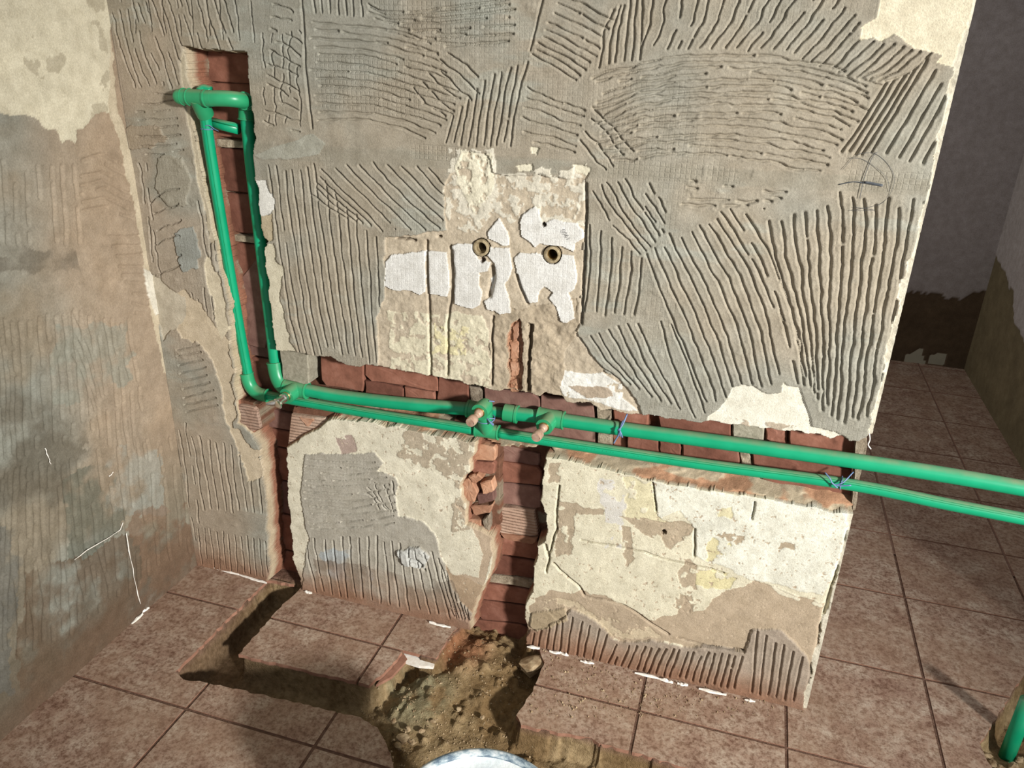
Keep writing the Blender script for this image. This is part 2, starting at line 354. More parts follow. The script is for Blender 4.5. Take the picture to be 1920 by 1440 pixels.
# lower right panel
RP = [(985, 840), (1700, 970), (1700, 1420), (980, 1260), (975, 1130), (1005, 1020)]
rpm = bare(RP, (224, 217, 192), 0, .0005)
def rp(p, c, thr=None, warp=7, k=4, dh=-.0012, s=.03):
    if thr is None: m = mk(p, warp) ; setc(m, c); h[m] += dh; return m
    return blot(p, c, thr, warp, k, s, dh)
rp([(1222, 904), (1400, 930), (1640, 960), (1600, 1020), (1541, 1116), (1417, 1088), (1353, 1063), (1314, 1049), (1303, 1042), (1303, 996), (1275, 957), (1236, 971), (1226, 930)], (228, 226, 210), None, 5, 4, .001)
rp([(1169, 895), (1222, 904), (1228, 930), (1236, 971), (1275, 985), (1172, 970)], (222, 213, 178), .3, 9)
rp([(1120, 900), (1168, 900), (1168, 1030), (1128, 1030), (1130, 960)], (219, 215, 206), .42, 12, 4, 0)
rp([(1335, 999), (1381, 1017), (1367, 1052), (1321, 1052)], (222, 212, 170), .40, 9)
rp([(1307, 1066), (1381, 1080), (1367, 1109), (1307, 1102)], (222, 212, 168), .38, 9)
rp([(1345, 950), (1375, 950), (1372, 970), (1345, 968)], (222, 213, 176), .36, 8)
for q in ([(1045, 943), (1082, 945), (1073, 1038), (1040, 1049)], [(1082, 945), (1130, 955), (1128, 966), (1080, 960)], [(1164, 968), (1279, 980), (1305, 995), (1265, 1017), (1236, 1017), (1187, 985)], [(1328, 996), (1491, 1022), (1491, 1033), (1385, 1017), (1340, 1003)], [(1164, 985), (1182, 985), (1190, 1050), (1170, 1060)], [(1240, 990), (1290, 995), (1260, 1030), (1236, 1020)], [(1030, 870), (1048, 870), (1048, 905), (1028, 905)], [(1280, 1050), (1306, 1060), (1310, 1120), (1290, 1150), (1262, 1140)]):
    rp(q, (182, 166, 142), .40, 8, 3)
rp([(1100, 1112), (1137, 1123), (1172, 1134), (1215, 1162), (1264, 1152), (1286, 1116), (1300, 1148), (1321, 1144), (1342, 1120), (1385, 1102), (1417, 1088), (1440, 1100), (1480, 1112), (1545, 1130), (1541, 1159), (1527, 1260), (1400, 1230), (1222, 1205), (1150, 1200), (1100, 1150), (1000, 1165), (990, 1140), (1030, 1105)], (184, 166, 142), None, 9)
rp([(1000, 1130), (1060, 1120), (1130, 1160), (1220, 1180), (1240, 1200), (1150, 1195), (1050, 1160)], (206, 190, 162), .45, 8, 8)
rp([(1440, 1098), (1540, 1128), (1543, 1140), (1460, 1115)], CREAM, .4, 5, 2, .001)
rpa = mk([(980, 1201), (999, 1180), (1024, 1176), (1063, 1152), (1073, 1142), (1102, 1155), (1137, 1180), (1151, 1201), (1222, 1201), (1279, 1213), (1350, 1212), (1396, 1222), (1412, 1178), (1466, 1180), (1509, 1222), (1518, 1247), (1520, 1400), (980, 1290)], 5)
adh[rpa] = True; setc(rpa, (166, 152, 136)); h[rpa] = .006 + (n3[rpa] - .5) * .003; waf[rpa] = .2
speck = rpm & ~rpa & (fbm(X, Z, .007, 5, 3) > .76); setc(speck, (190, 172, 148)); h[speck] -= .001
speck = lpm & ~lpa & (fbm(X, Z, .007, 7, 3) > .76); setc(speck, (188, 172, 150)); h[speck] -= .001
# tile backs still stuck round the tap holes: separate pieces
TILES = [[(725, 490), (735, 476), (799, 470), (799, 547), (788, 552), (770, 545), (745, 545), (722, 535)],
         [(804, 470), (838, 472), (843, 540), (838, 556), (820, 553), (804, 549)],
         [(846, 461), (856, 456), (887, 458), (890, 473), (897, 487), (921, 492), (914, 508), (900, 512), (900, 536), (905, 548), (900, 573), (889, 580), (862, 574), (852, 572), (849, 533)],
         [(914, 464), (957, 464), (958, 478), (961, 501), (948, 533), (956, 564), (957, 587), (936, 589), (928, 582), (915, 581), (908, 564), (918, 556), (920, 523), (927, 516), (926, 494), (911, 473)],
         [(965, 481), (974, 474), (1007, 474), (1021, 478), (1035, 494), (1050, 478), (1076, 478), (1079, 501), (1082, 525), (1078, 542), (1065, 550), (1070, 562), (1076, 580), (1076, 598), (1062, 606), (1051, 600), (1042, 573), (1029, 558), (1037, 548), (1021, 537), (1009, 548), (1007, 566), (989, 569), (976, 541), (968, 511)],
         [(976, 416), (979, 403), (993, 392), (1003, 386), (1012, 392), (1015, 412), (1021, 420), (1039, 412), (1082, 418), (1095, 431), (1095, 445), (1078, 455), (1076, 471), (1052, 462), (1036, 459), (1015, 455), (1004, 462), (996, 455), (979, 445)],
         [(915, 436), (929, 417), (936, 409), (953, 436), (956, 446), (956, 460), (943, 461), (929, 453), (917, 447)]]
tl = np.zeros(X.shape, int)
for i, q in enumerate(TILES):
    m_ = mk(q, 3); tl[m_] = i + 1; adh[m_] = False; setc(m_, TILEW, .03); h[m_] = .0035 + (n3[m_] - .5) * .002; waf[m_] = .35
# dust near the floor
d1 = sm(.13, .0, Z + (fbm(X, Z, .12, 14) - .5) * .16); d1[~np.isfinite(d1)] = 0
col = mixc(col, np.broadcast_to(lin(DUST), col.shape), .72 * d1)
d2 = sm(.075, .0, Z + (fbm(X, Z, .06, 10) - .5) * .05); col = mixc(col, np.broadcast_to(lin((138, 94, 70)), col.shape), .6 * d2)
# combed grooves ------------------------------------------------------
def stamp(D, gx0, gy0, cell, pts, wid, rad=7):
    """scaled distance to a stroke, kept as a minimum on the grid"""
    off = np.arange(-rad, rad + 1); ox, oy = np.meshgrid(off, off); ox = ox.ravel(); oy = oy.ravel()
    ci = np.round((pts[:, 0] - gx0) / cell).astype(int); cj = np.round((pts[:, 1] - gy0) / cell).astype(int)
    I = ci[:, None] + ox; J = cj[:, None] + oy
    d = np.hypot(I * cell + gx0 - pts[:, 0:1], J * cell + gy0 - pts[:, 1:2]) / wid[:, None]
    ok = (I >= 0) & (J >= 0) & (I < D.shape[1]) & (J < D.shape[0])
    np.minimum.at(D, (J[ok], I[ok]), d[ok])
def strokes(guides, n, wob=2.0, gap=.06, jit=.12):
    """polylines in photo space between guide strokes"""
    out = []
    g = [resample(q, 40) for q in guides]
    if len(g) == 1: g = g * 2
    for i in range(n):
        t = (i + (rng.random() - .5) * jit * 2) / max(n - 1, 1) * (len(g) - 1); t = min(max(t, 0), len(g) - 1 - 1e-6)
        k_ = int(t); f = t - k_
        p = g[k_] * (1 - f) + g[k_ + 1] * f
        L = np.hypot(*np.diff(p, axis=0).T).sum(); m_ = max(int(L / 1.0), 6); p = resample(p, m_)
        s0 = rng.random() * .06; s1 = 1 - rng.random() * .06; p = p[int(m_ * s0):max(int(m_ * s1), int(m_ * s0) + 4)]
        tt = np.arange(len(p)) * 1.0
        wv_ = np.zeros_like(tt)
        for a_, s_ in ((1, 38), (.6, 17), (.35, 8)):
            ph = rng.random(200) * 2 - 1; wv_ += a_ * np.interp(tt / s_, np.arange(200), ph)
        d = np.gradient(p, axis=0); d /= np.maximum(np.hypot(*d.T), 1e-6)[:, None]
        p = p + np.stack([-d[:, 1], d[:, 0]], 1) * wv_[:, None] * wob
        keep = np.interp(tt / 24, np.arange(200), rng.random(200)) > gap
        out.append((p, keep))
    return out
def unproj_many(p, axis, val=0.0):
    d = np.stack([(p[:, 0] - 960) / F, (p[:, 1] - 720) / F, np.ones(len(p))], 1) @ R
    return CAM + d * ((val - CAM[axis]) / d[:, axis])[:, None]
D = np.full(X.shape, 9.0)
def fam(guides, n, wob=1.6, gap=.08, wid=.0026, jit=.1):
    for p, keep in strokes(guides, n, wob, gap, jit):
        q = unproj_many(p, 1); wd = wid * .72 * (.65 + .7 * np.interp(np.arange(len(p)) / 14, np.arange(400), rng.random(400)))
        q = q[keep]; wd = wd[keep]
        if len(q): stamp(D, 0, 0, CELL, q[:, [0, 2]], wd)
fam([[(212, 20), (228, 100), (255, 165)], [(300, -10), (320, 60), (352, 165)], [(420, -10), (440, 60), (450, 85)]], 15, 2.2, .25)
fam([[(225, -10), (232, 60)], [(470, 0), (478, 80)]], 10, 2, .3, .002)
fam([[(510, 10), (545, 20), (567, 45)], [(497, 225), (530, 235), (565, 250)]], 11, 4, .3, .0024)
fam([[(495, 60), (500, 150), (505, 240)], [(560, 60), (562, 150), (566, 240)]], 5, 4, .45, .0022)
fam([[(566, -20), (575, 130), (588, 247)]], 1, .6, 0, .0034)
fam([[(588, -20), (592, 25)], [(677, -20), (680, 32)]], 7, 1, .05)
fam([[(683, 2), (720, 24), (793, 22), (960, -4)], [(690, 30), (740, 45), (820, 42), (972, 30)], [(840, 88), (880, 84), (967, 77)]], 7, 1.5, .12)
fam([[(577, 40), (693, 50), (767, 63), (822, 88)], [(583, 130), (693, 136), (790, 165), (880, 190)], [(595, 225), (693, 226), (760, 243), (805, 262)]], 13, 1.8, .08)
fam([[(838, 95), (880, 122), (920, 168)], [(770, 160), (800, 195), (838, 222)]], 6, 3, .18)
fam([[(850, 215), (836, 268)], [(920, 137), (900, 277)], [(990, 112), (972, 180), (957, 274)]], 10, 1.3, .02, .003)
fam([[(1023, -20), (993, 98)]], 1, .8, 0, .0034)
fam([[(1050, -10), (1100, 12), (1150, 40)], [(1018, 55), (1060, 75), (1120, 108)], [(997, 103), (1040, 125), (1085, 155)]], 9, 2, .06)
fam([[(1150, 20), (1132, 60), (1122, 128)], [(1205, -20), (1203, 60), (1198, 115)]], 6, 1.5, .03, .003)
fam([[(1225, -20), (1222, 40), (1205, 90)], [(1390, -20), (1370, 40), (1330, 96)], [(1560, -20), (1510, 50), (1470, 96)], [(1640, 75), (1600, 110), (1570, 140)], [(1745, 100), (1700, 140), (1655, 155)]], 25, 2.6, .14)
fam([[(1095, 150), (1160, 131), (1279, 105), (1437, 105), (1556, 123), (1655, 160)], [(1110, 240), (1200, 200), (1330, 190), (1450, 190), (1560, 215), (1612, 235)], [(1125, 305), (1250, 290), (1370, 290), (1480, 312), (1560, 322)]], 16, 3.0, .13, .0028)
fam([[(985, 165), (1040, 188), (1100, 205)], [(975, 262), (1030, 270), (1080, 288)]], 6, 3, .12)
fam([[(1112, 200), (1150, 235), (1190, 290)], [(1085, 262), (1115, 295), (1135, 325)]], 4, 3, .15)
fam([[(1660, 155), (1610, 235), (1570, 292)], [(1740, 110), (1690, 190), (1630, 290)], [(1790, 190), (1760, 250), (1728, 310)]], 9, .9, .0, .0032)
fam([[(1440, 405), (1452, 480), (1478, 560), (1500, 640), (1512, 720)], [(1585, 356), (1590, 440), (1578, 560), (1570, 680), (1560, 800)], [(1730, 372), (1716, 460), (1698, 550), (1675, 660), (1648, 800)]], 14, 2.2, .05, .0036)
fam([[(1335, 395), (1400, 500), (1440, 600), (1462, 720)], [(1205, 462), (1240, 550), (1280, 640), (1330, 770)]], 9, 1.6, .03, .0030)
fam([[(1390, 390), (1440, 470), (1480, 570), (1500, 640)], [(1345, 392), (1410, 490), (1450, 580)]], 3, 1.5, .1, .003)
fam([[(1195, 600), (1225, 670), (1280, 775)], [(1085, 632), (1115, 675), (1165, 714)]], 7, 1.6, .04, .003)
fam([[(1105, 420), (1105, 500), (1095, 592)], [(1205, 480), (1198, 540), (1188, 590)]], 6, 1.6, .03, .003)
fam([[(1106, 350), (1140, 410), (1200, 480)], [(1170, 330), (1205, 390), (1240, 445)]], 5, 2.5, .12)
fam([[(1290, 340), (1380, 350), (1480, 362)], [(1270, 385), (1360, 385), (1440, 390)]], 4, 3, .5, .003)
fam([[(1235, 600), (1262, 690), (1300, 785)], [(1256, 600), (1292, 690), (1322, 778)]], 2, 1.6, .1, .003)
fam([[(1462, 580), (1480, 650), (1495, 722)], [(1482, 580), (1497, 650), (1506, 724)]], 2, 1.6, .05, .0034)
fam([[(1215, 345), (1250, 400), (1275, 440)], [(1180, 332), (1215, 390), (1245, 440)]], 3, 3, .35)
fam([[(690, 20), (800, 60), (930, 66)], [(700, 75), (780, 90), (830, 100)]], 3, 2, .3)
fam([[(503, 303), (515, 400), (530, 500), (545, 600), (562, 665)], [(590, 300), (605, 430), (625, 560), (645, 672)], [(706, 440), (710, 520), (714, 600), (718, 690)]], 13, 1.2, .02, .0030)
fam([[(588, 365), (620, 390), (655, 412)], [(600, 315), (690, 400), (720, 435)], [(700, 305), (770, 380), (830, 432)], [(805, 312), (820, 330), (838, 352)]], 13, 1.4, .05)
fam([[(362, 810), (372, 880), (385, 955)], [(478, 842), (486, 900), (492, 965)]], 9, 1.5, .05, .003)
fam([[(332, 655), (375, 645)], [(350, 772), (412, 758)]], 9, 1.2, .1)
fam([[(335, 555), (345, 600)], [(395, 535), (400, 600)]], 6, 2, .1)
fam([[(372, 370), (385, 450), (398, 530)], [(392, 370), (402, 450), (412, 520)]], 3, 1.5, .1)
fam([[(255, 180), (330, 175)], [(265, 290), (350, 285)]], 8, 3, .35, .0022)
fam([[(262, 300), (282, 440), (300, 560)], [(275, 300), (290, 440), (310, 560)]], 2, 3, .3)
fam([[(280, 380), (340, 350)], [(285, 520), (345, 500)]], 6, 5, .4, .0026)
fam([[(372, 985), (380, 1060)], [(500, 1010), (505, 1085)]], 12, 1.2, .1, .0024)
fam([[(320, 790), (345, 950), (365, 1040)], [(350, 790), (365, 900), (375, 1000)]], 3, 2, .3, .0024)
fam([[(570, 862), (640, 864), (712, 866)], [(568, 920), (650, 925), (745, 915)], [(585, 992), (680, 988), (745, 978)]], 11, 2, .18, .0024)
fam([[(660, 910), (690, 930), (720, 960)], [(740, 900), (742, 930), (745, 960)]], 5, 4, .4, .0026)
fam([[(574, 1010), (582, 1060), (594, 1110)], [(700, 1002), (702, 1070), (706, 1132)], [(815, 1035), (832, 1100), (850, 1160)], [(872, 1122), (882, 1165)]], 24, 1.4, .05, .0030)
fam([[(1003, 1185), (997, 1215)], [(1065, 1152), (1055, 1228)], [(1140, 1180), (1122, 1240)]], 10, 1.2, .0, .0032)
fam([[(1155, 1205), (1140, 1245)], [(1275, 1215), (1255, 1268)]], 10, 1.5, .15, .003)
fam([[(1290, 1218), (1270, 1270)], [(1392, 1225), (1375, 1292)]], 9, 1.4, .1, .003)
fam([[(1420, 1180), (1408, 1302)], [(1505, 1225), (1485, 1315)]], 6, 1.2, .03, .0034)
g_ = np.where(adh, -.0066 * np.exp(-D ** 2 * 1.3) + .0007 * np.exp(-(D - 2.0) ** 2), 0)
h = h + g_
# rough crumbs and trowel smears
crumb = sm(.66, .8, fbm(X, Z, .022, 7, 3)) * sm(.5, .62, fbm(X, Z, .2, 15)); h += np.where(adh, crumb * .0012, 0)
# cuts and cracks
D2 = np.full(X.shape, 9.0)
def line(pts, wid, wob=1.5, gap=0.0):
    for p, keep in strokes([pts], 1, wob, gap, 0):
        q = unproj_many(p, 1)[keep]; stamp(D2, 0, 0, CELL, q[:, [0, 2]], np.full(len(q), wid))
line([(800, 436), (803, 550), (808, 712)], .0026, .8); line([(844, 462), (848, 540), (840, 600), (838, 716)], .0026, 1)
line([(845, 470), (849, 520), (847, 570)], .004, 2)
line([(1047, 905), (1041, 990), (1030, 1045), (1026, 1085)], .002, 4); line([(1020, 1022), (1030, 1047)], .0028)
line([(1030, 1050), (1060, 1080), (1086, 1102), (1095, 1120), (1135, 1125), (1170, 1135), (1215, 1165), (1265, 1195)], .0022)
line([(1080, 1012), (1150, 1022), (1220, 1040), (1270, 1055), (1330, 1065), (1368, 1080)], .0017)
line([(1303, 992), (1302, 1045)], .0018); line([(1415, 940), (1408, 975)], .0016); line([(1225, 905), (1230, 960)], .0014)
line([(1592, 985), (1578, 1050), (1556, 1110), (1548, 1135), (1535, 1200), (1522, 1255), (1512, 1310)], .0042, 3)
line([(1270, 1195), (1330, 1212), (1395, 1220)], .002); line([(925, 590), (922, 650), (920, 730)], .002, 2)
line([(740, 450), (800, 448), (830, 442)], .002, 4, .2); line([(925, 500), (924, 525), (916, 555)], .005, 1.5); line([(968, 515), (978, 545), (990, 570)], .0028, 1)
line([(1100, 345), (1096, 480), (1090, 620)], .0026, 1.2)
line([(770, 1045), (790, 1052), (798, 1068)], .003, 2)
h += -.014 * np.exp(-D2 ** 2)
for (u, v, r_, dp) in ((1245, 998, .005, .02), (1021, 421, .004, .012), (905, 488, .006, .01)):
    p = at(u, v); m_ = np.hypot(X - p[0], Z - p[2]) < r_ * (1 + (n4 - .5)); h[m_] = -dp * 1.6; col[m_] = lin((150, 128, 106))
m_ = mk([(745, 1030), (790, 1022), (806, 1040), (798, 1062), (760, 1058)], 4); h[m_] += .010 * sm(.3, .6, n3[m_]); col[m_] = lin((196, 196, 190))
m_ = mk([(998, 1150), (1060, 1140), (1066, 1158), (1040, 1172), (1010, 1180), (995, 1172)], 4); h[m_] += .006; setc(m_, (178, 160, 132))
# gouges with broken brick under the tap holes
gg = mk([(957, 608), (973, 598), (976, 640), (979, 700), (972, 760), (953, 760), (953, 700), (949, 650)], 6); h[gg] = -.014 + (n4[gg] - .5) * .02; setc(gg, (178, 134, 106), .12); waf[gg] = 0
gg2 = mk([(990, 606), (999, 610), (996, 660), (996, 760), (985, 760), (988, 680)], 3); h[gg2] = -.020; setc(gg2, (150, 134, 112))
rr = mk([(925, 585), (1080, 560), (1085, 620), (1060, 660), (1050, 760), (922, 760), (922, 640)], 8) & ~gg & ~gg2 & (tl == 0); h[rr] += (fbm(X, Z, .04, 2, 4)[rr] - .5) * .014; setc(rr, (182, 167, 144), .1)
# old tap sockets: round holes through the coat
SOCK = [at(903, 464), at(1036, 477)]
for p in SOCK:
    m_ = np.hypot(X - p[0], Z - p[2]) < .0195; h[m_] = -.012; col[m_] = lin((120, 104, 84)); tl[m_] = 0; waf[m_] = 0
    m_ = np.hypot(X - p[0], Z - p[2]) < .012; h[m_] = -.070; col[m_] = lin((120, 104, 84))
edge = X > W - .003 - .012 * np.clip(fbm(X, Z, .04, 11, 4) - .35, 0, 1) * 2; setc(edge, (212, 205, 186)); h[edge] = -.001 - .004 * n4[edge]; waf[edge] = 0
# chase: depth, crumbling sides, rubble ledge
dep = .078 + (fbm(X, Z, .05, 4) - .5) * .012
left_rub = pip(U, V, [(840, 800), (927, 820), (929, 1000), (840, 1010)]); dep = np.where(left_rub, .040, dep)
tri = pip(U, V, [(540, 770), (640, 780), (625, 790), (536, 842), (534, 800)]); dep = np.where(tri, .026, dep)
lbr = pip(U, V, [(440, 750), (482, 762), (490, 805), (470, 815), (440, 795)]); dep = np.where(lbr, .012, dep)
le = np.array([at(u, v)[[0, 2]] for u, v in [(440, 755), (485, 765), (545, 778), (621, 787), (702, 793), (769, 807), (842, 822), (889, 828), (960, 845), (1023, 857), (1142, 882), (1225, 902), (1317, 917), (1420, 930), (1510, 948), (1600, 967), (1690, 985)]])
zf = np.interp(gx, le[:, 0], le[:, 1]); tz = Z - zf[None, :]
slot = hole & (X > .40) & (tz > -.002) & (tz < .026) & ~tri
prof = .010 + .052 * np.clip(tz / .024 + (fbm(X * .22, Z, .022, 1, 4) - .5) * 1.1, 0, 1)
shelf = hole & slot & ~pip(U, V, [(885, 826), (935, 842), (1024, 850), (1040, 860), (1040, 930), (860, 930)])
dep = np.where(shelf, prof + (fbm(X * .45, Z, .010, 6, 3) - .5) * .010, dep)
ins = hole.copy(); ring = np.zeros(X.shape, int)
for i in range(6):
    e = erode(ins); ring[ins & ~e] = i + 1; ins = e
hh = -dep
fr = {1: .10, 2: .26, 3: .46, 4: .66, 5: .84, 6: .95}
for i, f in fr.items():
    m_ = (ring == i) & ~shelf; hh[m_] = -(dep * np.clip(f + (n3 - .5) * .22 + (n4 - .5) * .07, 0, 1))[m_]
h = np.where(hole, hh, h)
ccol = np.broadcast_to(lin((120, 84, 66)), col.shape) * (.7 + .6 * n4[..., None])
ccol = mixc(ccol, np.broadcast_to(lin((150, 136, 116)), col.shape), sm(.55, .65, fbm(X, Z, .06, 12)))
scol = mixc(np.broadcast_to(lin((184, 142, 112)), col.shape), np.broadcast_to(lin((188, 172, 146)), col.shape), sm(.42, .56, fbm(X * .35, Z, .02, 9, 4)))
ccol = np.where(shelf[..., None], scol, ccol)
ccol = np.where((((ring == 1) | (ring == 2)) & ~shelf)[..., None], np.broadcast_to(lin((196, 178, 150)), col.shape), ccol)
ccol = np.where((((ring == 3) | (ring == 4)) & ~shelf)[..., None], np.broadcast_to(lin((156, 108, 86)), col.shape), ccol)
col = np.where(hole[..., None], ccol, col); waf[hole] = 0
# split the relief into its pieces
Yw = -h
P = np.stack([X, Yw, Z], -1)
cell_hole = erode(hole)[:-1, :-1] & (ring[:-1, :-1] == 0)
cellt = tl[:-1, :-1]
cu, cv = U[:-1, :-1], V[:-1, :-1]
lab = np.ones(cell_hole.shape, int)
zslot = (np.interp(gx, le[:, 0], le[:, 1]) + .05)[None, :-1]
low = Z[:-1, :-1] < zslot
xl = np.interp(gz[:-1], [0, .5, .56], [at(532, 1096)[0], at(515, 850)[0], at(505, 790)[0]])[:, None]
xm = np.interp(gz[:-1], [0, .5], [at(935, 1200)[0], at(960, 850)[0]])[:, None]
Xc = X[:-1, :-1]
lab[low & (Xc > xl) & (Xc <= xm)] = 2
lab[low & (Xc > xm)] = 3
lab[cellt > 0] = 10 + cellt[cellt > 0]
lab[cell_hole] = 4
def grid_objs(P, colr, lab, names, mat, parent, flat_thr=.008, axis=1):
    nzz, nxx = P.shape[:2]; idx = np.arange(nzz * nxx).reshape(nzz, nxx)
    q = np.stack([idx[:-1, :-1], idx[:-1, 1:], idx[1:, 1:], idx[1:, :-1]], -1)
    d = P[..., axis]; rngd = np.maximum.reduce([d[:-1, :-1], d[:-1, 1:], d[1:, 1:], d[1:, :-1]]) - np.minimum.reduce([d[:-1, :-1], d[:-1, 1:], d[1:, 1:], d[1:, :-1]])
    Pf = P.reshape(-1, 3); cf = colr.reshape(-1, 4); out = []
    for L, nm in names:
        m_ = lab == L
        if not m_.any(): continue
        qq = q[m_]; us, inv = np.unique(qq, return_inverse=True)
        out.append(mesh_np(nm, Pf[us], inv.reshape(qq.shape), mat, parent, cf[us], (rngd[m_] < flat_thr)))
    return out
# solid core behind the coat (back, top, end face)
cv_ = []; cf_ = []
ze = gz[::4]; he = Yw[::4, -1]; n_ = len(ze); K_ = 6
for i in range(n_):
    for j in range(K_ + 1):
        t = j / K_; y = he[i] * (1 - t) + TH * t
        cv_.append((W + (0 if j in (0, K_) else (rng.random() - .6) * .004), y, ze[i]))
for i in range(n_ - 1):
    for j in range(K_):
        a = i * (K_ + 1) + j; cf_.append((a, a + 1, a + K_ + 2, a + K_ + 1))
core = mesh_py('wall_back', cv_, cf_, M['mortar'])
def boxm(a, b):
    (x0, y0, z0), (x1, y1, z1) = a, b
    v = [(x0, y0, z0), (x1, y0, z0), (x1, y1, z0), (x0, y1, z0), (x0, y0, z1), (x1, y0, z1), (x1, y1, z1), (x0, y1, z1)]
    return v, [(3, 2, 1, 0), (4, 5, 6, 7), (0, 1, 5, 4), (1, 2, 6, 5), (2, 3, 7, 6), (3, 0, 4, 7)]
tag(core, 'grey plastered partition wall chased open for green water pipes', 'wall', kind='structure')
k = N('upper_plaster', .92, .15); k.col(k.ramp(k.noise(6, 5), [(.35, (150, 148, 132)), (.65, (166, 160, 142))])); k.bump(k.noise(60, 4), .002, .5); M['upper'] = k.m
mesh_py('upper_wall', *boxm((0, -.003, ZT - .002), (W, TH, HT)), M['upper'], core)
mesh_py('rear_face', *boxm((0, .095, 0), (W - .002, TH, ZT)), M['upper'], core)
cola = np.concatenate([col, waf[..., None]], -1)
names = [(1, 'adhesive_coat'), (2, 'plaster_panel'), (3, 'plaster_panel'), (4, 'chase_bed')] + [(11 + i, 'tile_backing') for i in range(len(TILES))]
pieces = grid_objs(P, cola, lab, names, M['wall'], core)
for o in pieces:
    if o.name.startswith('tile_backing'): o['label'] = 'white waffle-marked tile adhesive slab'
    elif o.name.startswith('chase_bed'): o['label'] = 'raw brick and mortar bottom of the chase'
    elif o.name.startswith('adhesive_coat'): o['label'] = 'grey combed tile adhesive'
    else: o['label'] = 'cream and yellow flaking paint over sand plaster'

# ------------------------------------------------------------------ bricks showing in the chases
def prism(poly, y0, y1, cham=.003, jit=.0012):
    """polygon (x,z) standing on plane y0, chamfered front, back at y1"""
    p = np.array(poly); c = p.mean(0); n = len(p)
    q = resample(np.r_[p, p[:1]], n * 4 + 1)[:-1]; n = len(q)
    q = q + (rng.random(q.shape) - .5) * jit * 2
    d = q - c; L = np.linalg.norm(d, axis=1, keepdims=True); inn = c + d * np.clip(1 - cham / np.maximum(L, 1e-4), .3, 1)
    mid = c + d * .5
    V_ = [(x, y1, z) for x, z in q] + [(x, y0 + cham, z) for x, z in q] + [(x, y0 + (rng.random() - .5) * jit, z) for x, z in inn] + [(x, y0 + (rng.random() - .5) * jit, z) for x, z in mid] + [(c[0], y0, c[1])]
    F_ = []
    for L_ in range(3):
        for i in range(n):
            j = (i + 1) % n; F_.append((L_ * n + i, L_ * n + j, (L_ + 1) * n + j, (L_ + 1) * n + i))
    for i in range(n): F_.append((3 * n + i, 3 * n + (i + 1) % n, 4 * n))
    return V_, F_
def brick(px, y, mat='brick', name='brick', thick=.03, cham=.003, jit=.0012, plane=None):
    q = [at(u, v, 1, y if plane is None else plane)[[0, 2]] for u, v in px]
    return mesh_py(name, *prism(q, y, y + thick, cham, jit), M[mat], core)
def brickw(x0, x1, z0, z1, y, mat='brick', name='brick', thick=.03):
    return mesh_py(name, *prism([(x0, z0), (x1, z0), (x1, z1), (x0, z1)], y, y + thick), M[mat], core)
zc = lambda v, y=.066: at(430, v, 1, y)[2]
rows = [(98, 155, 'brick'), (157, 258, 'brick'), (262, 276, 'mortar'), (279, 358, 'brick'), (361, 434, 'brick'), (438, 450, 'mortar'), (454, 515, 'brick'), (518, 592, 'brick'), (595, 660, 'brick_purple'), (663, 742, 'brick')]
for a_, b_, mt in rows:
    brickw(.150, .372, zc(b_), zc(a_), .066 if mt != 'mortar' else .060, mt, 'mortar_joint' if mt == 'mortar' else 'brick')
brick([(453, 520), (492, 470), (500, 560), (500, 655), (462, 650)], .062, 'brick_purple')
brick([(524, 655), (577, 660), (579, 724), (530, 712)], .020, 'cement', 'cement_patch', .06)
SB = [([(600, 660), (681, 680), (682, 736), (603, 722)], .050, 'brick'), ([(683, 682), (820, 700), (822, 734), (684, 712)], .052, 'brick'), ([(684, 714), (756, 726), (757, 755), (685, 742)], .050, 'brick'), ([(758, 727), (815, 736), (816, 764), (759, 756)], .050, 'brick'), ([(822, 702), (878, 715), (878, 770), (818, 764)], .052, 'brick'),
      ([(880, 724), (905, 730), (906, 775), (881, 770)], .055, 'mortar'), ([(908, 728), (1012, 740), (1012, 815), (908, 800)], .050, 'brick_purple'), ([(1013, 740), (1114, 755), (1118, 842), (1013, 818)], .051, 'brick_purple'), ([(1118, 755), (1145, 760), (1146, 850), (1121, 844)], .045, 'mortar'),
      ([(1149, 762), (1216, 772), (1214, 808), (1150, 800)], .052, 'brick'), ([(1234, 776), (1370, 790), (1371, 836), (1236, 812)], .053, 'brick'), ([(1176, 808), (1233, 815), (1235, 852), (1176, 842)], .050, 'brick'), ([(1236, 815), (1275, 822), (1277, 858), (1237, 852)], .050, 'brick'), ([(1278, 824), (1385, 842), (1387, 882), (1280, 860)], .050, 'brick'),
      ([(1372, 790), (1432, 798), (1433, 826), (1374, 822)], .052, 'cement'), ([(1435, 800), (1476, 806), (1476, 836), (1437, 826)], .062, 'brick'), ([(1479, 805), (1606, 822), (1602, 862), (1480, 840)], .052, 'brick'), ([(1410, 848), (1598, 880), (1596, 906), (1412, 872)], .054, 'brick'), ([(1425, 876), (1598, 908), (1596, 940), (1428, 900)], .050, 'brick'), ([(1606, 818), (1630, 822), (1612, 900), (1603, 965), (1596, 955)], .030, 'mortar'),
      ([(1148, 803), (1173, 808), (1173, 845), (1150, 842)], .066, 'brick'), ([(1388, 846), (1408, 850), (1410, 890), (1389, 884)], .060, 'mortar')]
for px, y, mt in SB: brick(px, y, mt, 'mortar_joint' if mt in ('mortar', 'cement') else 'brick')
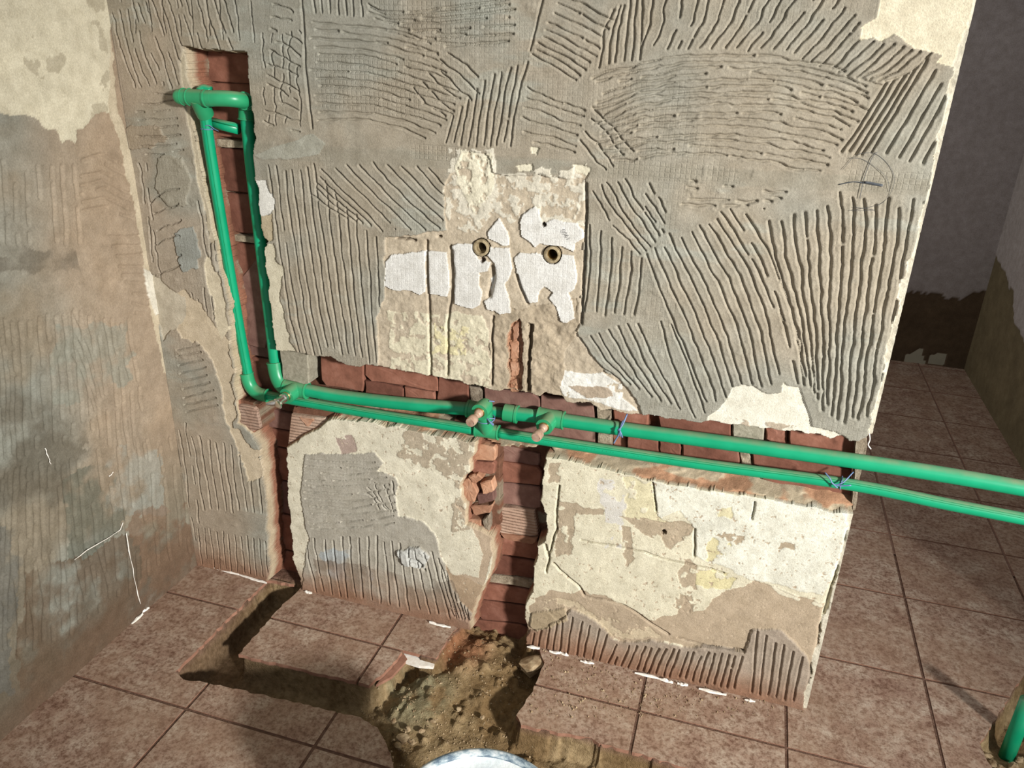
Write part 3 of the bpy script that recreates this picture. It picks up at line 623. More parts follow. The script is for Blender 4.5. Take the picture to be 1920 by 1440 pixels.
MB_ = [([(928, 832), (1012, 850), (1012, 876), (928, 862)], .070, 'brick_purple'), ([(928, 864), (1016, 877), (1016, 911), (928, 903)], .062, 'brick'), ([(930, 905), (1016, 913), (1014, 956), (932, 943)], .064, 'brick_purple'), ([(915, 950), (1003, 958), (1010, 1008), (932, 1000)], .056, 'rib'), ([(936, 1006), (1012, 1016), (1008, 1050), (928, 1038)], .064, 'brick'), ([(922, 1040), (1008, 1054), (1004, 1085), (917, 1075)], .064, 'brick'),
       ([(914, 1077), (1004, 1088), (1002, 1104), (910, 1091)], .058, 'mortar'), ([(902, 1093), (1002, 1107), (1000, 1136), (897, 1122)], .062, 'brick'), ([(898, 1125), (998, 1139), (994, 1172), (894, 1160)], .062, 'brick'), ([(888, 1162), (992, 1174), (990, 1232), (878, 1215)], .060, 'brick'),
       ([(887, 832), (929, 838), (928, 866), (880, 862)], .022, 'brick_orange'), ([(880, 866), (928, 868), (927, 890), (882, 886)], .024, 'brick'), ([(878, 893), (895, 889), (906, 897), (893, 907), (884, 905)], .010, 'brick_orange'), ([(862, 908), (874, 898), (884, 900), (895, 925), (888, 943), (866, 938)], .012, 'brick_orange'), ([(899, 906), (922, 900), (926, 922), (905, 928)], .014, 'brick_orange'), ([(893, 927), (924, 920), (926, 940), (897, 946)], .018, 'brick_purple'), ([(880, 950), (925, 946), (918, 962), (890, 968)], .020, 'brick_orange'),
       ([(873, 974), (903, 975), (900, 996), (884, 990)], .016, 'brick_orange'), ([(904, 975), (916, 965), (918, 1002), (908, 1008)], .014, 'mortar'), ([(938, 1001), (1008, 1010), (1004, 1022), (945, 1012)], .050, 'brick_orange')]
for px, y, mt in MB_: brick(px, y, mt, 'mortar_joint' if mt == 'mortar' else 'brick')
for i, (a_, b_) in enumerate([(765, 799), (802, 834), (837, 896), (899, 958), (961, 1026), (1029, 1105)]):
    brick([(472 + i * 5, a_ - 4), (556 + i * 3, a_ + 12), (560 + i * 3, b_ + 12), (476 + i * 5, b_ - 4)], .064, 'brick' if i % 3 else 'brick_purple')
brick([(545, 776), (622, 787), (539, 838)], .014, 'rib', 'brick', .03)
brick([(560, 783), (590, 786), (576, 803)], .0115, 'brick_orange', 'brick', .01)
brick([(446, 757), (481, 766), (488, 803), (470, 812), (448, 792)], .003, 'rib', 'brick', .03)
for i, (px, y) in enumerate([([(960, 612), (972, 602), (974, 632), (962, 640)], .006), ([(956, 642), (972, 638), (974, 672), (957, 676)], .008), ([(956, 680), (975, 678), (976, 704), (958, 708)], .010), ([(956, 712), (974, 708), (975, 734), (956, 736)], .012)]):
    brick(px, y, 'brick_orange', 'brick_chip', .02)

# ------------------------------------------------------------------ left wall
YL = -1.25; cl = .003
ny = int(round(-YL / cl)) + 1; nz2 = int(round(ZT / cl)) + 1
gy = np.linspace(YL, 0, ny); gz2 = np.linspace(0, ZT, nz2)
Yl, Zl = np.meshgrid(gy, gz2)
U2, V2 = proj(np.stack([np.zeros_like(Yl), Yl, Zl], -1)); near = (np.stack([0 * Yl, Yl, Zl], -1) - CAM) @ R.T; U2 = np.where(near[..., 2] < .2, -9999, U2)
wu2 = (fbm(Yl, Zl, .05, 1, 4) - .5) * 2; wv2 = (fbm(Yl, Zl, .05, 6, 4) - .5) * 2
def mk2(p, warp=7): return pip(U2 + wu2 * warp, V2 + wv2 * warp, p)
m1 = fbm(Yl, Zl, .22, 3); m2 = fbm(Yl, Zl, .05, 7); m3 = fbm(Yl, Zl, .35, 10)
lc = mixc(np.broadcast_to(lin((142, 132, 114)), Yl.shape + (3,)), np.broadcast_to(lin((143, 143, 132)), Yl.shape + (3,)), sm(.38, .62, m1))
lc = mixc(lc, np.broadcast_to(lin((176, 154, 130)), lc.shape), .8 * sm(-.42, -.08, Yl + (m3 - .5) * .35) * sm(.2, .5, Zl))
grime_shade = mk2([(-500, 500), (90, 560), (180, 850), (250, 900), (330, 1000), (350, 1070), (-60, 1500), (-500, 1500)], 60) * sm(.36, .56, fbm(Yl, Zl, .16, 15, 5))
lc = mixc(lc, np.broadcast_to(lin((104, 96, 82)), lc.shape), .75 * grime_shade[..., None][..., 0])   # patchy grime, with part of the soft lower-left shadow painted into it
lc = lc * (1 + (m2 - .5)[..., None] * .3)
hl = (fbm(Yl, Zl, .15, 2) - .5) * .008; al = np.ones(Yl.shape, bool)
cm = mk2([(-400, -200), (210, -200), (207, 60), (222, 205), (205, 210), (190, 214), (170, 232), (145, 240), (142, 270), (130, 262), (122, 272), (110, 242), (85, 236), (70, 220), (40, 213), (-400, 215)], 10)
lc[cm] = lin((216, 207, 182)) * (1 + (m2[cm] - .5)[:, None] * .3); hl[cm] = .001 + (m2[cm] - .5) * .002; al[cm] = False
gs = cm & (fbm(Yl, Zl, .06, 12, 4) > .66); lc[gs] = lin((190, 180, 156))
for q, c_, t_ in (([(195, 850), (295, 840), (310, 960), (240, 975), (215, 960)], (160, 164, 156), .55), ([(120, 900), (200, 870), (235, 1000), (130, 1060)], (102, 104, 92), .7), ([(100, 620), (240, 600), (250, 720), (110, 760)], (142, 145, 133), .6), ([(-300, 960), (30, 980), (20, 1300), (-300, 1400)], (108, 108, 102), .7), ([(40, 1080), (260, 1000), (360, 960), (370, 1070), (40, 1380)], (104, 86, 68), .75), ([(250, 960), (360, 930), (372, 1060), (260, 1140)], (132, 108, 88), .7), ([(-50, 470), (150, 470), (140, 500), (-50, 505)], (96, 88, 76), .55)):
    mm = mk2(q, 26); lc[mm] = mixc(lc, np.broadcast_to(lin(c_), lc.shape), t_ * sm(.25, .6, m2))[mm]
cs = mk2([(207, 60), (222, 205), (246, 285), (275, 440), (300, 590), (320, 700), (306, 700), (286, 590), (260, 440), (228, 285), (205, 205)], 6); lc[cs] = lin((206, 192, 166)); al[cs] = False
ws = mk2([(268, 500), (285, 510), (300, 585), (292, 590), (275, 545)], 4); lc[ws] = lin((226, 220, 204)); hl[ws] += .003
dl = sm(.16, .0, Zl + (fbm(Yl, Zl, .12, 4) - .5) * .16); lc = mixc(lc, np.broadcast_to(lin((112, 90, 73)), lc.shape), .7 * dl)
DL = np.full(Yl.shape, 9.0)
def fam2(guides, n, wob=1.5, gap=.2, wid=.0034):
    for p, keep in strokes(guides, n, wob, gap, .12):
        q = unproj_many(p, 0)[keep]
        if len(q): stamp(DL, YL, 0, cl, q[:, [1, 2]], np.full(len(q), wid), 5)
fam2([[(-60, 590), (-30, 700), (-20, 860)], [(20, 590), (30, 700), (35, 860)], [(140, 580), (150, 700), (160, 820)], [(240, 600), (262, 720), (275, 860)]], 22, 1.6, .25)
fam2([[(150, 300), (190, 288), (238, 312)], [(150, 400), (200, 388), (252, 412)]], 7, 1.6, .2)
fam2([[(-40, 880), (-40, 1040), (-40, 1300)], [(25, 880), (18, 1020), (10, 1250)], [(150, 850), (165, 980), (175, 1170)], [(335, 800), (348, 930), (358, 1035)]], 30, 1.6, .3)
fam2([[(-50, 300), (-40, 460)], [(5, 300), (15, 460)], [(140, 310), (152, 460)]], 13, 1.4, .22)
fam2([[(140, 580), (170, 650), (195, 750)], [(140, 665), (160, 710), (182, 770)]], 4, 1.2, .05)
fam2([[(205, 445), (268, 440)], [(255, 585), (292, 592)]], 9, 1.6, .25)
fam2([[(0, 1050), (15, 1200)], [(180, 1000), (210, 1110)]], 9, 1.6, .3)
hl = hl + np.where(al, -.0042 * np.exp(-DL ** 2 * 1.3) + .0006 * np.exp(-(DL - 2.0) ** 2), 0)
Pl = np.stack([hl - .001, Yl, Zl], -1)
lwall = mesh_py('wall_left', *boxm((-.12, YL, 0), (-.012, 2.8, HT)), M['upper'])
tag(lwall, 'left side wall with worn brown grey adhesive and cream paint above', 'wall', kind='structure')
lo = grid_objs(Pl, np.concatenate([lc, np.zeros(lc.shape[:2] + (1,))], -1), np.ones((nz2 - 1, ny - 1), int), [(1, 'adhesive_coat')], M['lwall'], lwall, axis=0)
mesh_py('upper_wall', *boxm((-.012, YL, ZT - .001), (.002, 0, HT)), M['upper'], lwall)
# thin white grout lines still on the left wall
for pl in ([(140, 1050), (165, 1030), (195, 1013), (225, 995), (231, 980)], [(236, 1000), (248, 1060), (255, 1100), (264, 1132)], [(205, 893), (212, 885)], [(85, 840), (95, 870)]):
    pts = [at(u + (rng.random() - .5) * 2, v, 0, .003) for u, v in resample(pl, 9)]
    mesh_py('grout_line', *tube(pts, [.0004 + rng.random() * .0014 for _ in pts], 6), M['white'], lwall, True)

# ------------------------------------------------------------------ floor: tiles, trench, soil
S = .3290; TX = .3171; TY = .19734
TR = [(501, 1088), (430, 1158), (329, 1259), (344, 1274), (393, 1281), (542, 1314), (676, 1345), (708, 1364), (722, 1390), (734, 1422), (746, 1475), (765, 1600), (1500, 1720), (1520, 1510), (1400, 1474), (1260, 1432), (1181, 1408), (1123, 1394), (1108, 1383), (1079, 1379), (977, 1359), (968, 1341), (994, 1303), (1008, 1274), (1021, 1242), (1012, 1218), (990, 1205), (992, 1160), (885, 1126), (880, 1160), (858, 1178), (848, 1186), (816, 1236), (755, 1221), (720, 1262), (691, 1285), (670, 1279), (447, 1227), (519, 1145), (568, 1098)]
TR2 = [(1945, 1225), (1892, 1309), (1837, 1394), (1842, 1405), (1870, 1465), (1960, 1600), (2250, 1500), (2250, 1250)]
def floor_poly(px, step=.012, jit=.0028):
    q = np.array([at(u, v, 2, 0)[:2] for u, v in px]); out = []
    for i in range(len(q)):
        a, b = q[i], q[(i + 1) % len(q)]; n = max(1, int(np.linalg.norm(b - a) / step))
        for j in range(n):
            p = a + (b - a) * j / n + ((rng.random(2) - .5) * 2 * jit if j else 0); out.append(p)
    return np.array(out)
T1 = floor_poly(TR); T2 = floor_poly(TR2)
def inpoly(p, poly): return bool(pip(np.array([p[0]]), np.array([p[1]]), poly)[0])
FX1 = 2.52; FY0 = -1.3; FY1 = 2.56
floor = mesh_py('floor', *boxm((-.02, FY0 - .2, -.16), (FX1, FY1, -.115)), M['soil'])
tag(floor, 'brown mottled square tiled floor cut open by a pipe trench', 'floor', kind='structure')
GAP = .0075; i0 = -1
for i in range(-1, 8):
    for j in range(-9, 8):
        x0 = TX + i * S + GAP / 2; x1 = TX + (i + 1) * S - GAP / 2; y1 = TY - j * S - GAP / 2; y0 = TY - (j + 1) * S + GAP / 2
        x0 = max(x0, -.004); x1 = min(x1, FX1 - .02); y0 = max(y0, FY0); y1 = min(y1, FY1 - .02)
        if x1 - x0 < .01 or y1 - y0 < .01: continue
        if y0 > TH and x1 < W - .15: continue
        if x1 < W and y1 > .004: y1 = min(y1, .012)
        if y1 - y0 < .01: continue
        verts = [Vector(v) for v in ((x0, y0), (x1, y0), (x1, y1), (x0, y1))]; edges = [(0, 1), (1, 2), (2, 3), (3, 0)]
        cut = False
        for T in (T1, T2):
            if T[:, 0].max() < x0 or T[:, 0].min() > x1 or T[:, 1].max() < y0 or T[:, 1].min() > y1: continue
            cut = True; b = len(verts); verts += [Vector((float(a), float(c))) for a, c in T]; edges += [(b + q, b + (q + 1) % len(T)) for q in range(len(T))]
        if cut:
            vo, eo, fo, *_ = delaunay_2d_cdt(verts, edges, [], 0, 1e-6)
            ks = []
            for f in fo:
                c = sum((vo[q] for q in f), Vector((0, 0))) / len(f)
                if x0 < c.x < x1 and y0 < c.y < y1 and not inpoly(c, T1) and not inpoly(c, T2): ks.append(tuple(f))
            if not ks: continue
            used = sorted({q for f in ks for q in f}); mp_ = {q: n for n, q in enumerate(used)}
            tv = [vo[q] for q in used]; ks = [tuple(mp_[q] for q in f) for f in ks]
        else:
            tv = verts; ks = [(0, 1, 2, 3)]
        ec = {}
        for f in ks:
            for q in range(len(f)):
                e = (f[q], f[(q + 1) % len(f)]); kk = tuple(sorted(e)); ec[kk] = None if kk in ec else e
        n = len(tv); dz = (rng.random() - .5) * .0006
        Vt = [(v.x, v.y, dz) for v in tv] + [(v.x, v.y, -.010) for v in tv]
        sides = [(b, a, a + n, b + n) for a, b in [e for e in ec.values() if e]]
        o = mesh_py('tile', Vt, ks + sides, M['tile'], floor)
        o.data.materials.append(M['biscuit'])
        for pf in o.data.polygons:
            if abs(pf.normal.z) < .5: pf.material_index = 1
# soil bed and grout level
cb = .005; bx = np.arange(-.016, FX1, cb); by = np.arange(FY0, .75, cb)
BX, BY = np.meshgrid(bx, by)
bw = (fbm(BX, BY, .06, 2, 3) - .5) * .012
T1s = np.array([at(u, v, 2, 0)[:2] for u, v in TR]); under = .016 * (BX < .75)
tin = pip(BX + bw, BY - bw, T1s) | pip(BX + bw, BY - bw - under, T1s); tin2 = pip(BX + bw, BY - bw, T2)
UB, VB = proj(np.stack([BX, BY, np.zeros_like(BX)], -1))
bn = fbm(BX, BY, .10, 4, 5); bn2 = fbm(BX, BY, .03, 8, 4)
zb = np.full(BX.shape, -.002)
deep = -.070 + (bn - .5) * .03 + (bn2 - .5) * .014
mound = sm(.22, .02, np.hypot(BX - at(890, 1235, 2, 0)[0], (BY - at(890, 1215, 2, 0)[1]))) * .042
deep = deep + mound - .022 * sm(.82, .7, BX)
pr = at(780, 1275, 2, 0); deep += .022 * sm(.13, .03, np.hypot(BX - pr[0], BY - pr[1]))
lump = sm(.58, .8, fbm(BX, BY, .025, 11, 3)) * .014; deep += lump * sm(600, 720, UB)
for T_ in (tin, tin2):
    ins = T_.copy()
    for f in (.35, .68, .92):
        e = erode(ins); mm = ins & ~e; zb[mm] = deep[mm] * f; ins = e
    zb[ins] = deep[ins]
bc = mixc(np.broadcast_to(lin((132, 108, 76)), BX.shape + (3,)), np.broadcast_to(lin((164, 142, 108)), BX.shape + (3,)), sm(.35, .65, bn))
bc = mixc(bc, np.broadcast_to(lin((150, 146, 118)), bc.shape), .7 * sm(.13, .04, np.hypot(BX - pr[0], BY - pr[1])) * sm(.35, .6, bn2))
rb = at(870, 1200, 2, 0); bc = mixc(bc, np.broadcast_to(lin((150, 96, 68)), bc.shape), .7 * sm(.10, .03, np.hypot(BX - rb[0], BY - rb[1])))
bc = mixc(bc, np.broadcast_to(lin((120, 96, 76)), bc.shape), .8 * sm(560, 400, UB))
gr = ~(tin | tin2); bc[gr] = lin((122, 95, 81))
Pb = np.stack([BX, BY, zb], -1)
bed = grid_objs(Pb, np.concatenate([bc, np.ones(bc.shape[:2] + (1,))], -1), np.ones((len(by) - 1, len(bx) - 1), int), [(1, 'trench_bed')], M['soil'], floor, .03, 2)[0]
bed['kind'] = 'stuff'; bed['label'] = 'dug out yellow brown soil and grout bed'
mesh_py('grout_bed', *boxm((1.5, .74, -.03), (FX1, FY1, -.002)), M['grout'], floor)
mesh_py('grout_bed', *boxm((-.01, .74, -.03), (1.5, FY1, -.002)), M['grout'], floor)
# broken tile shards and grout slivers at the foot of the walls
def sliver(u0, v0, u1, v1, wd=.004, name='grout_sliver', z=.002):
    a, b = at(u0, v0, 2, .001), at(u1, v1, 2, .001); n = 7; V_ = []; F_ = []
    d = (b - a) / np.linalg.norm(b - a); nn = np.array([-d[1], d[0], 0])
    for i in range(n):
        t = i / (n - 1); c = a + (b - a) * t; r_ = wd * (.25 + .75 * math.sin(math.pi * min(max(t, .05), .95))) * (.7 + .6 * rng.random()); hz_ = z * (1 + rng.random() * 2)
        V_ += [c - nn * r_, c + nn * r_, c + nn * r_ * .6 + np.array([0, 0, hz_]), c - nn * r_ * .6 + np.array([0, 0, hz_])]
    for i in range(n - 1):
        for j in range(4): F_.append((i * 4 + j, i * 4 + (j + 1) % 4, (i + 1) * 4 + (j + 1) % 4, (i + 1) * 4 + j))
    F_ += [(3, 2, 1, 0), tuple((n - 1) * 4 + q for q in range(4))]
    return mesh_py(name, V_, F_, M['white'], floor)
for q in [(400, 1065, 448, 1078), (448, 1078, 500, 1094), (572, 1110, 585, 1113), (805, 1168, 845, 1177), (988, 1213, 1012, 1217), (1030, 1222, 1050, 1226), (1050, 1224, 1066, 1230), (1088, 1240, 1114, 1245), (1190, 1262, 1235, 1273), (1235, 1273, 1262, 1281), (1270, 1282, 1290, 1286), (1310, 1292, 1362, 1304), (1396, 1312, 1416, 1316), (247, 1170, 268, 1152), (262, 1150, 280, 1140), (175, 1218, 180, 1208), (5, 1375, 25, 1362)]:
    sliver(*q)

# ------------------------------------------------------------------ room beyond the wall end
FYW = 2.54; FXW = 2.50
def far_wall(name, axis, a0, a1, val, patches, label, base, sign):
    c_ = .012; ga = np.arange(a0, a1 + c_, c_); gz_ = np.arange(0, HT + c_, c_); A, Zz = np.meshgrid(ga, gz_)
    Pp = np.stack([A, np.full_like(A, val), Zz], -1) if axis == 1 else np.stack([np.full_like(A, val), A, Zz], -1)
    u, v = proj(Pp); n = fbm(A, Zz, .18, 3); cc = np.broadcast_to(lin(base), A.shape + (3,)).copy() * (1 + (n - .5)[..., None] * .15)
    wq = (fbm(A, Zz, .1, 5, 5) - .5) * 26
    for q, c2 in patches:
        mm = pip(u + wq, v + wq, q); cc[mm] = lin(c2) * (1 + (fbm(A, Zz, .08, 8)[mm] - .5)[:, None] * .5); Pp[mm, axis] += sign * .004
    root = mesh_py(name, *(boxm((a0, val, 0), (a1, val + .1, HT)) if axis == 1 else boxm((val, a0, 0), (val + .1, a1, HT))), M['upper'])
    tag(root, label, 'wall', kind='structure')
    Pp[..., axis] -= .006
    grid_objs(Pp, np.concatenate([cc, np.zeros(A.shape + (1,))], -1), np.ones((len(gz_) - 1, len(ga) - 1), int), [(1, 'wall_surface')], M['wall'], root, 1, axis)
far_wall('wall_far', 1, 0, FXW, FYW, [([(1500, 560), (1700, 548), (1730, 545), (1760, 548), (1770, 555), (1800, 558), (1815, 552), (1850, 545), (1850, 760), (1500, 760)], (96, 80, 62)), ([(1690, 660), (1725, 652), (1728, 680), (1692, 682)], (150, 132, 112)), ([(1740, 658), (1775, 660), (1765, 680), (1735, 676)], (146, 128, 108))], 'lilac grey far wall with bare brown lower band', (176, 168, 166), 1)
far_wall('wall_right', 0, .2, FYW, FXW, [([(1790, 900), (1795, 690), (1835, 520), (1850, 475), (1862, 468), (1880, 500), (1895, 530), (1902, 600), (1925, 645), (2000, 660), (2000, 1000)], (122, 110, 84))], 'dim side wall with patched bare plaster beside tiled floor', (178, 170, 166), 1)

# ------------------------------------------------------------------ green pipes
pipes = empty('water_pipework', at(480, 738, 1, .03))
tag(pipes, 'green plastic hot and cold water pipework with fittings in the wall chase', 'pipe')
def pp(u, v, y): return at(u, v, 1, y)
def part(name, geo, mat, parent=pipes, smooth=True, label=None):
    o = mesh_py(name, *geo, M[mat], parent, smooth)
    if label: o['label'] = label
    return o
def sharp(o, ang=35):
    me = o.data; bm = bmesh.new(); bm.from_mesh(me)
    for e in bm.edges:
        if len(e.link_faces) == 2 and e.calc_face_angle(0) > math.radians(ang): e.smooth = False
    bm.to_mesh(me); bm.free(); return o
def pipe(pts, r, n=10): return part('pipe', tube(spline(pts, n), r, 20), 'pipe')
def stripe(pts, r, ang, wid=.0011):
    P_ = [Vector(p) for p in spline(pts, 10)]; out = []
    for i, p in enumerate(P_):
        t = (P_[min(i + 1, len(P_) - 1)] - P_[max(i - 1, 0)]).normalized(); a = Vector((0, -1, 0)); a = (a - t * a.dot(t)).normalized(); b = t.cross(a)
        out.append(p + (a * math.cos(ang) + b * math.sin(ang)) * (r - .0007))
    return out
RU, RL = .0160, .0125
UP = [pp(u, v, y) for u, v, y in [(572, 731, .026), (640, 743, .028), (760, 757, .03), (880, 767, .032)]]
U2_ = [pp(u, v, y) for u, v, y in [(950, 774, .032), (1020, 782, .030)]]
U3_ = [pp(u, v, y) for u, v, y in [(1048, 787, .030), (1180, 806, .028), (1380, 833, .022), (1620, 867, .016), (1800, 895, .014), (2010, 932, .012), (2250, 975, .01)]]
pipe(UP, RU); pipe(U2_, RU, 3); up3 = pipe(U3_, RU)
LO1 = [pp(u, v, y) for u, v, y in [(497, 741, .030), (560, 752, .026), (700, 776, .020), (810, 793, .018), (890, 806, .018)]]
LO2 = [pp(u, v, y) for u, v, y in [(935, 812, .016), (1030, 827, .016), (1300, 868, .016), (1590, 908, .014), (1780, 946, .010), (2010, 990, .008), (2250, 1035, .006)]]
lo1 = pipe(LO1, RL); lo2 = pipe(LO2, RL)
for geo, r_, par in ((LO1, RL, lo1), (LO2, RL, lo2)):
    for a_ in (.55, .9):
        part('stripe', tube(stripe(geo, r_, -a_), .0009, 6), 'stripe', par)
# faint printed dots on the lower pipe
pr_pts = stripe(LO2, RL, -.15); 
for a_ in range(60):
    t = .06 + a_ * .0042 + rng.random() * .002
    if rng.random() < .3: continue
    i = min(int(t * (len(pr_pts) - 1) * 1.0), len(pr_pts) - 2); f = t * (len(pr_pts) - 1) - i
    c_ = pr_pts[i].lerp(pr_pts[i + 1], f); d_ = (pr_pts[i + 1] - pr_pts[i]).normalized()
    part('print_mark', tube([c_ + Vector((0, -.0001, (rng.random() - .5) * .003)), c_ + d_ * (.001 + rng.random() * .0022) + Vector((0, -.0001, (rng.random() - .5) * .003))], .0007, 4), 'print', lo2, False)
# vertical pipes
VL = [pp(u, v, y) for u, v, y in [(384, 212, -.004), (395, 290, .004), (420, 445, .018), (448, 610, .032), (466, 708, .034)]]
VR = [pp(u, v, y) for u, v, y in [(462, 212, .038), (474, 330, .040), (492, 480, .040), (508, 610, .038), (517, 688, .034)]]
vl = pipe(VL, RL); vr = pipe(VR, RU * .92)
for a_ in (-.5, .05): part('stripe', tube(stripe(VL, RL, a_), .0009, 6), 'stripe', vl)
def collar(c, d, r, L, wall=.0042):
    """socket with a rolled lip at its open end"""
    c = Vector(c); d = Vector(d).normalized()
    s = [(-.5, r + wall * .5), (-.46, r + wall), (.30, r + wall), (.32, r + wall * 1.35), (.48, r + wall * 1.35), (.5, r + wall * .8)]
    return tube([c + d * L * t for t, _ in s], [q for _, q in s], 22)
def elbow(a, c, b, r, name='elbow'):
    """smooth bend a-c-b with socket collars on both ends"""
    a, c, b = Vector(a), Vector(c), Vector(b); pts = []
    for i in range(13):
        t = i / 12; pts.append(a * (1 - t) ** 2 + c * 2 * t * (1 - t) + b * t * t)
    g = tube(pts, r + .0040, 22)
    g = add(g, collar(a + (a - c).normalized() * .004, a - c, r, .018)); g = add(g, collar(b + (b - c).normalized() * .004, b - c, r, .018))
    return sharp(part(name, g, 'fit'))
elbow(pp(464, 708, .034), pp(471, 738, .033), pp(496, 741, .030), RL)
elbow(pp(517, 688, .034), pp(522, 722, .028), pp(538, 727, .026), RU)
def tee(c, ax, br, r, half, brl, rb=None):
    c, ax, br = Vector(c), Vector(ax).normalized(), Vector(br).normalized(); rb = rb or r
    g = tube([c - ax * half, c + ax * half], r + .0045, 24)
    g = add(g, collar(c + ax * (half - .008), ax, r, .018)); g = add(g, collar(c - ax * (half - .008), -ax, r, .018))
    g = add(g, tube([c, c + br * brl * .55, c + br * brl], [rb + .0065, rb + .0065, rb + .006], 24))
    return sharp(part('tee', g, 'fit'))
axu = Vector(UP[1]) - Vector(UP[0])
t1 = Vector(pp(556, 729, .026)); t3 = Vector(pp(1033, 784, .030)); br = Vector((-.12, -1, -.10)).normalized()
tee(t1, axu, br, RU, .030, .040, .0135); tee(t3, axu, br, RU, .030, .042, .0135)
# crossing piece: tee on the lower pipe, riser over the upper pipe with an outlet elbow
tl_ = Vector(pp(914, 808, .017)); axl = Vector(LO2[1]) - Vector(LO2[0]); eo = Vector(pp(908, 764, -.012))
g = tube([tl_ - axl.normalized() * .026, tl_ + axl.normalized() * .026], RL + .0045, 24)
g = add(g, collar(tl_ + axl.normalized() * .020, axl, RL, .018)); g = add(g, collar(tl_ - axl.normalized() * .020, -axl, RL, .018))
g = add(g, tube([tl_, tl_ * .6 + eo * .4 + Vector((0, -.006, 0)), eo + Vector((0, 0, -.004))], [RL + .004, RL + .005, RL + .0065], 22))
sharp(part('tee', g, 'fit'))
g = tube([eo + Vector((0, .014, .004)), eo, eo + br * .024], [RL + .003, RL + .0075, RL + .0075], 24); sharp(part('outlet_elbow', g, 'fit'))
for (u, v, d_) in ((889, 768, 1), (958, 775, -1)):
    sharp(part('coupling', collar(pp(u, v, .032), axu * -d_, RU, .034), 'fit'))
part('pipe', tube([pp(889, 768, .04), pp(958, 775, .04)], RU * .8, 16), 'pipe')
def nozzle(base, d, kind):
    base = Vector(base); d = Vector(d).normalized()
    rg = part('threaded_insert', tube([base - d * .004, base, base + d * .002], [.0125, .0125, .0115], 24), 'brass'); sharp(rg)
    if kind == 'wing':
        s = [(0, .0098), (.004, .0115), (.013, .0115), (.015, .0092), (.026, .0088), (.028, .0112), (.036, .0112), (.038, .0085)]
        b = sharp(part('test_plug', tube([base + d * t for t, _ in s], [q for _, q in s], 20), 'chrome'))
        tip = base + d * .040; x = d.cross(Vector((0, 0, 1))).normalized(); z = x.cross(d)
        for sg in (-1, 1):
            pts = [tip - d * .006, tip + x * sg * .010 + d * .002, tip + x * sg * .022 + d * .010]
            sharp(part('wing', tube(pts, [.0075, .0082, .0034], 10), 'chrome', b))
    else:
        s = [(0, .0098), (.010, .0092), (.013, .0068), (.022, .0064), (.025, .0088), (.029, .0112), (.040, .0118), (.048, .0104), (.0482, .0086), (.047, .008)]
        sharp(part('test_plug', tube([base + d * t for t, _ in s], [q for _, q in s], 20), 'dusty'))
        part('plug_end', tube([base + d * .0465, base + d * .0478], .0079, 16), 'chrome')
nozzle(t1 + br * .040, br, 'wing'); nozzle(eo + br * .024, br, 'cap'); nozzle(t3 + br * .042, br, 'cap')
# loop joining the two risers at the top
tt_ = Vector(pp(371, 183, -.030)); ax2 = Vector((1, -.05, .0))
tee(tt_, ax2, Vector(VL[0]) - tt_, RL, .022, (Vector(VL[0]) - tt_).length + .004)
elbow(tt_ + ax2 * .034, pp(444, 184, -.026), pp(458, 190, .012), RL)
elbow(pp(459, 190, .020), pp(462, 192, .040), pp(462, 214, .038), RL * 1.05)
cap_c = tt_ - ax2 * .030; capd = Vector((-1, -.10, -.02)).normalized()
g = collar(cap_c, -ax2, RL, .018); g = add(g, tube([cap_c + capd * q for q in (0, .014, .022, .027, .030)], [RL + .004, RL + .004, RL + .002, RL - .003, .003], 22)); sharp(part('end_cap', g, 'fit'), 50)
g = tube(spline([tt_ + Vector((-.006, .016, .010)), tt_ + Vector((-.001, .024, .016)), tt_ + Vector((.014, .028, .012))], 5), RL * .8, 16); part('pipe', g, 'pipe')
part('pipe', tube([tt_ - ax2 * .03, tt_ + ax2 * .034], RL, 16), 'pipe')

stub = empty('pipe_offcut', pp(430, 238, .046)); tag(stub, 'short green pipe offcut tied behind the riser', 'pipe')
part('pipe', tube([pp(388, 228, .040), pp(448, 242, .046)], RL * .95, 20), 'pipe', stub)
part('stripe', tube([pp(395, 226, .030), pp(446, 239, .0345)], .001, 6), 'stripe', stub)

rp_ = at(1889, 1414, 2, -.055); tp = empty('riser_pipe', rp_); tag(tp, 'green riser pipe standing in the trench beyond the wall end', 'pipe')
part('pipe', tube([rp_ + np.array([0, 0, -.02]), rp_ + np.array([0, 0, .05]), rp_ + np.array([0, 0, .165])], .0165, 20), 'pipe', tp)

# wire ties
def tie(name, label, loops, tails, r=.0014):
    t = empty(name, loops[0][0]); tag(t, label, 'wire')
    for c, ax, rad in loops:
        c = Vector(c); ax = Vector(ax).normalized(); x = ax.cross(Vector((0, 0, 1)) if abs(ax.z) < .9 else Vector((1, 0, 0))).normalized(); y = ax.cross(x)
        pts = [c + (x * math.cos(q) + y * math.sin(q)) * rad + ax * .003 * math.sin(q * .5) for q in np.linspace(0, 2 * math.pi, 24)]
        part('loop', tube(pts, r, 8), 'wire', t)
    for tl2 in tails: part('wire_tail', tube(spline(tl2, 5), r, 8), 'wire', t)
    return t
V_ = lambda p: Vector(p)
c4 = pp(1575, 905, .014)
tie('wire_tie', 'blue wire twisted round the thinner pipe at the wall end', [(c4, axl, RL + .0012)], [[pp(1547, 886, 0), pp(1556, 897, -.006), pp(1563, 908, -.006), pp(1580, 905, -.005), pp(1600, 885, .012)], [pp(1563, 908, -.006), pp(1575, 911, -.008), pp(1596, 910, -.010)], [pp(1559, 904, -.006), pp(1570, 915, -.008)]])
c3 = pp(1164, 803, .028)
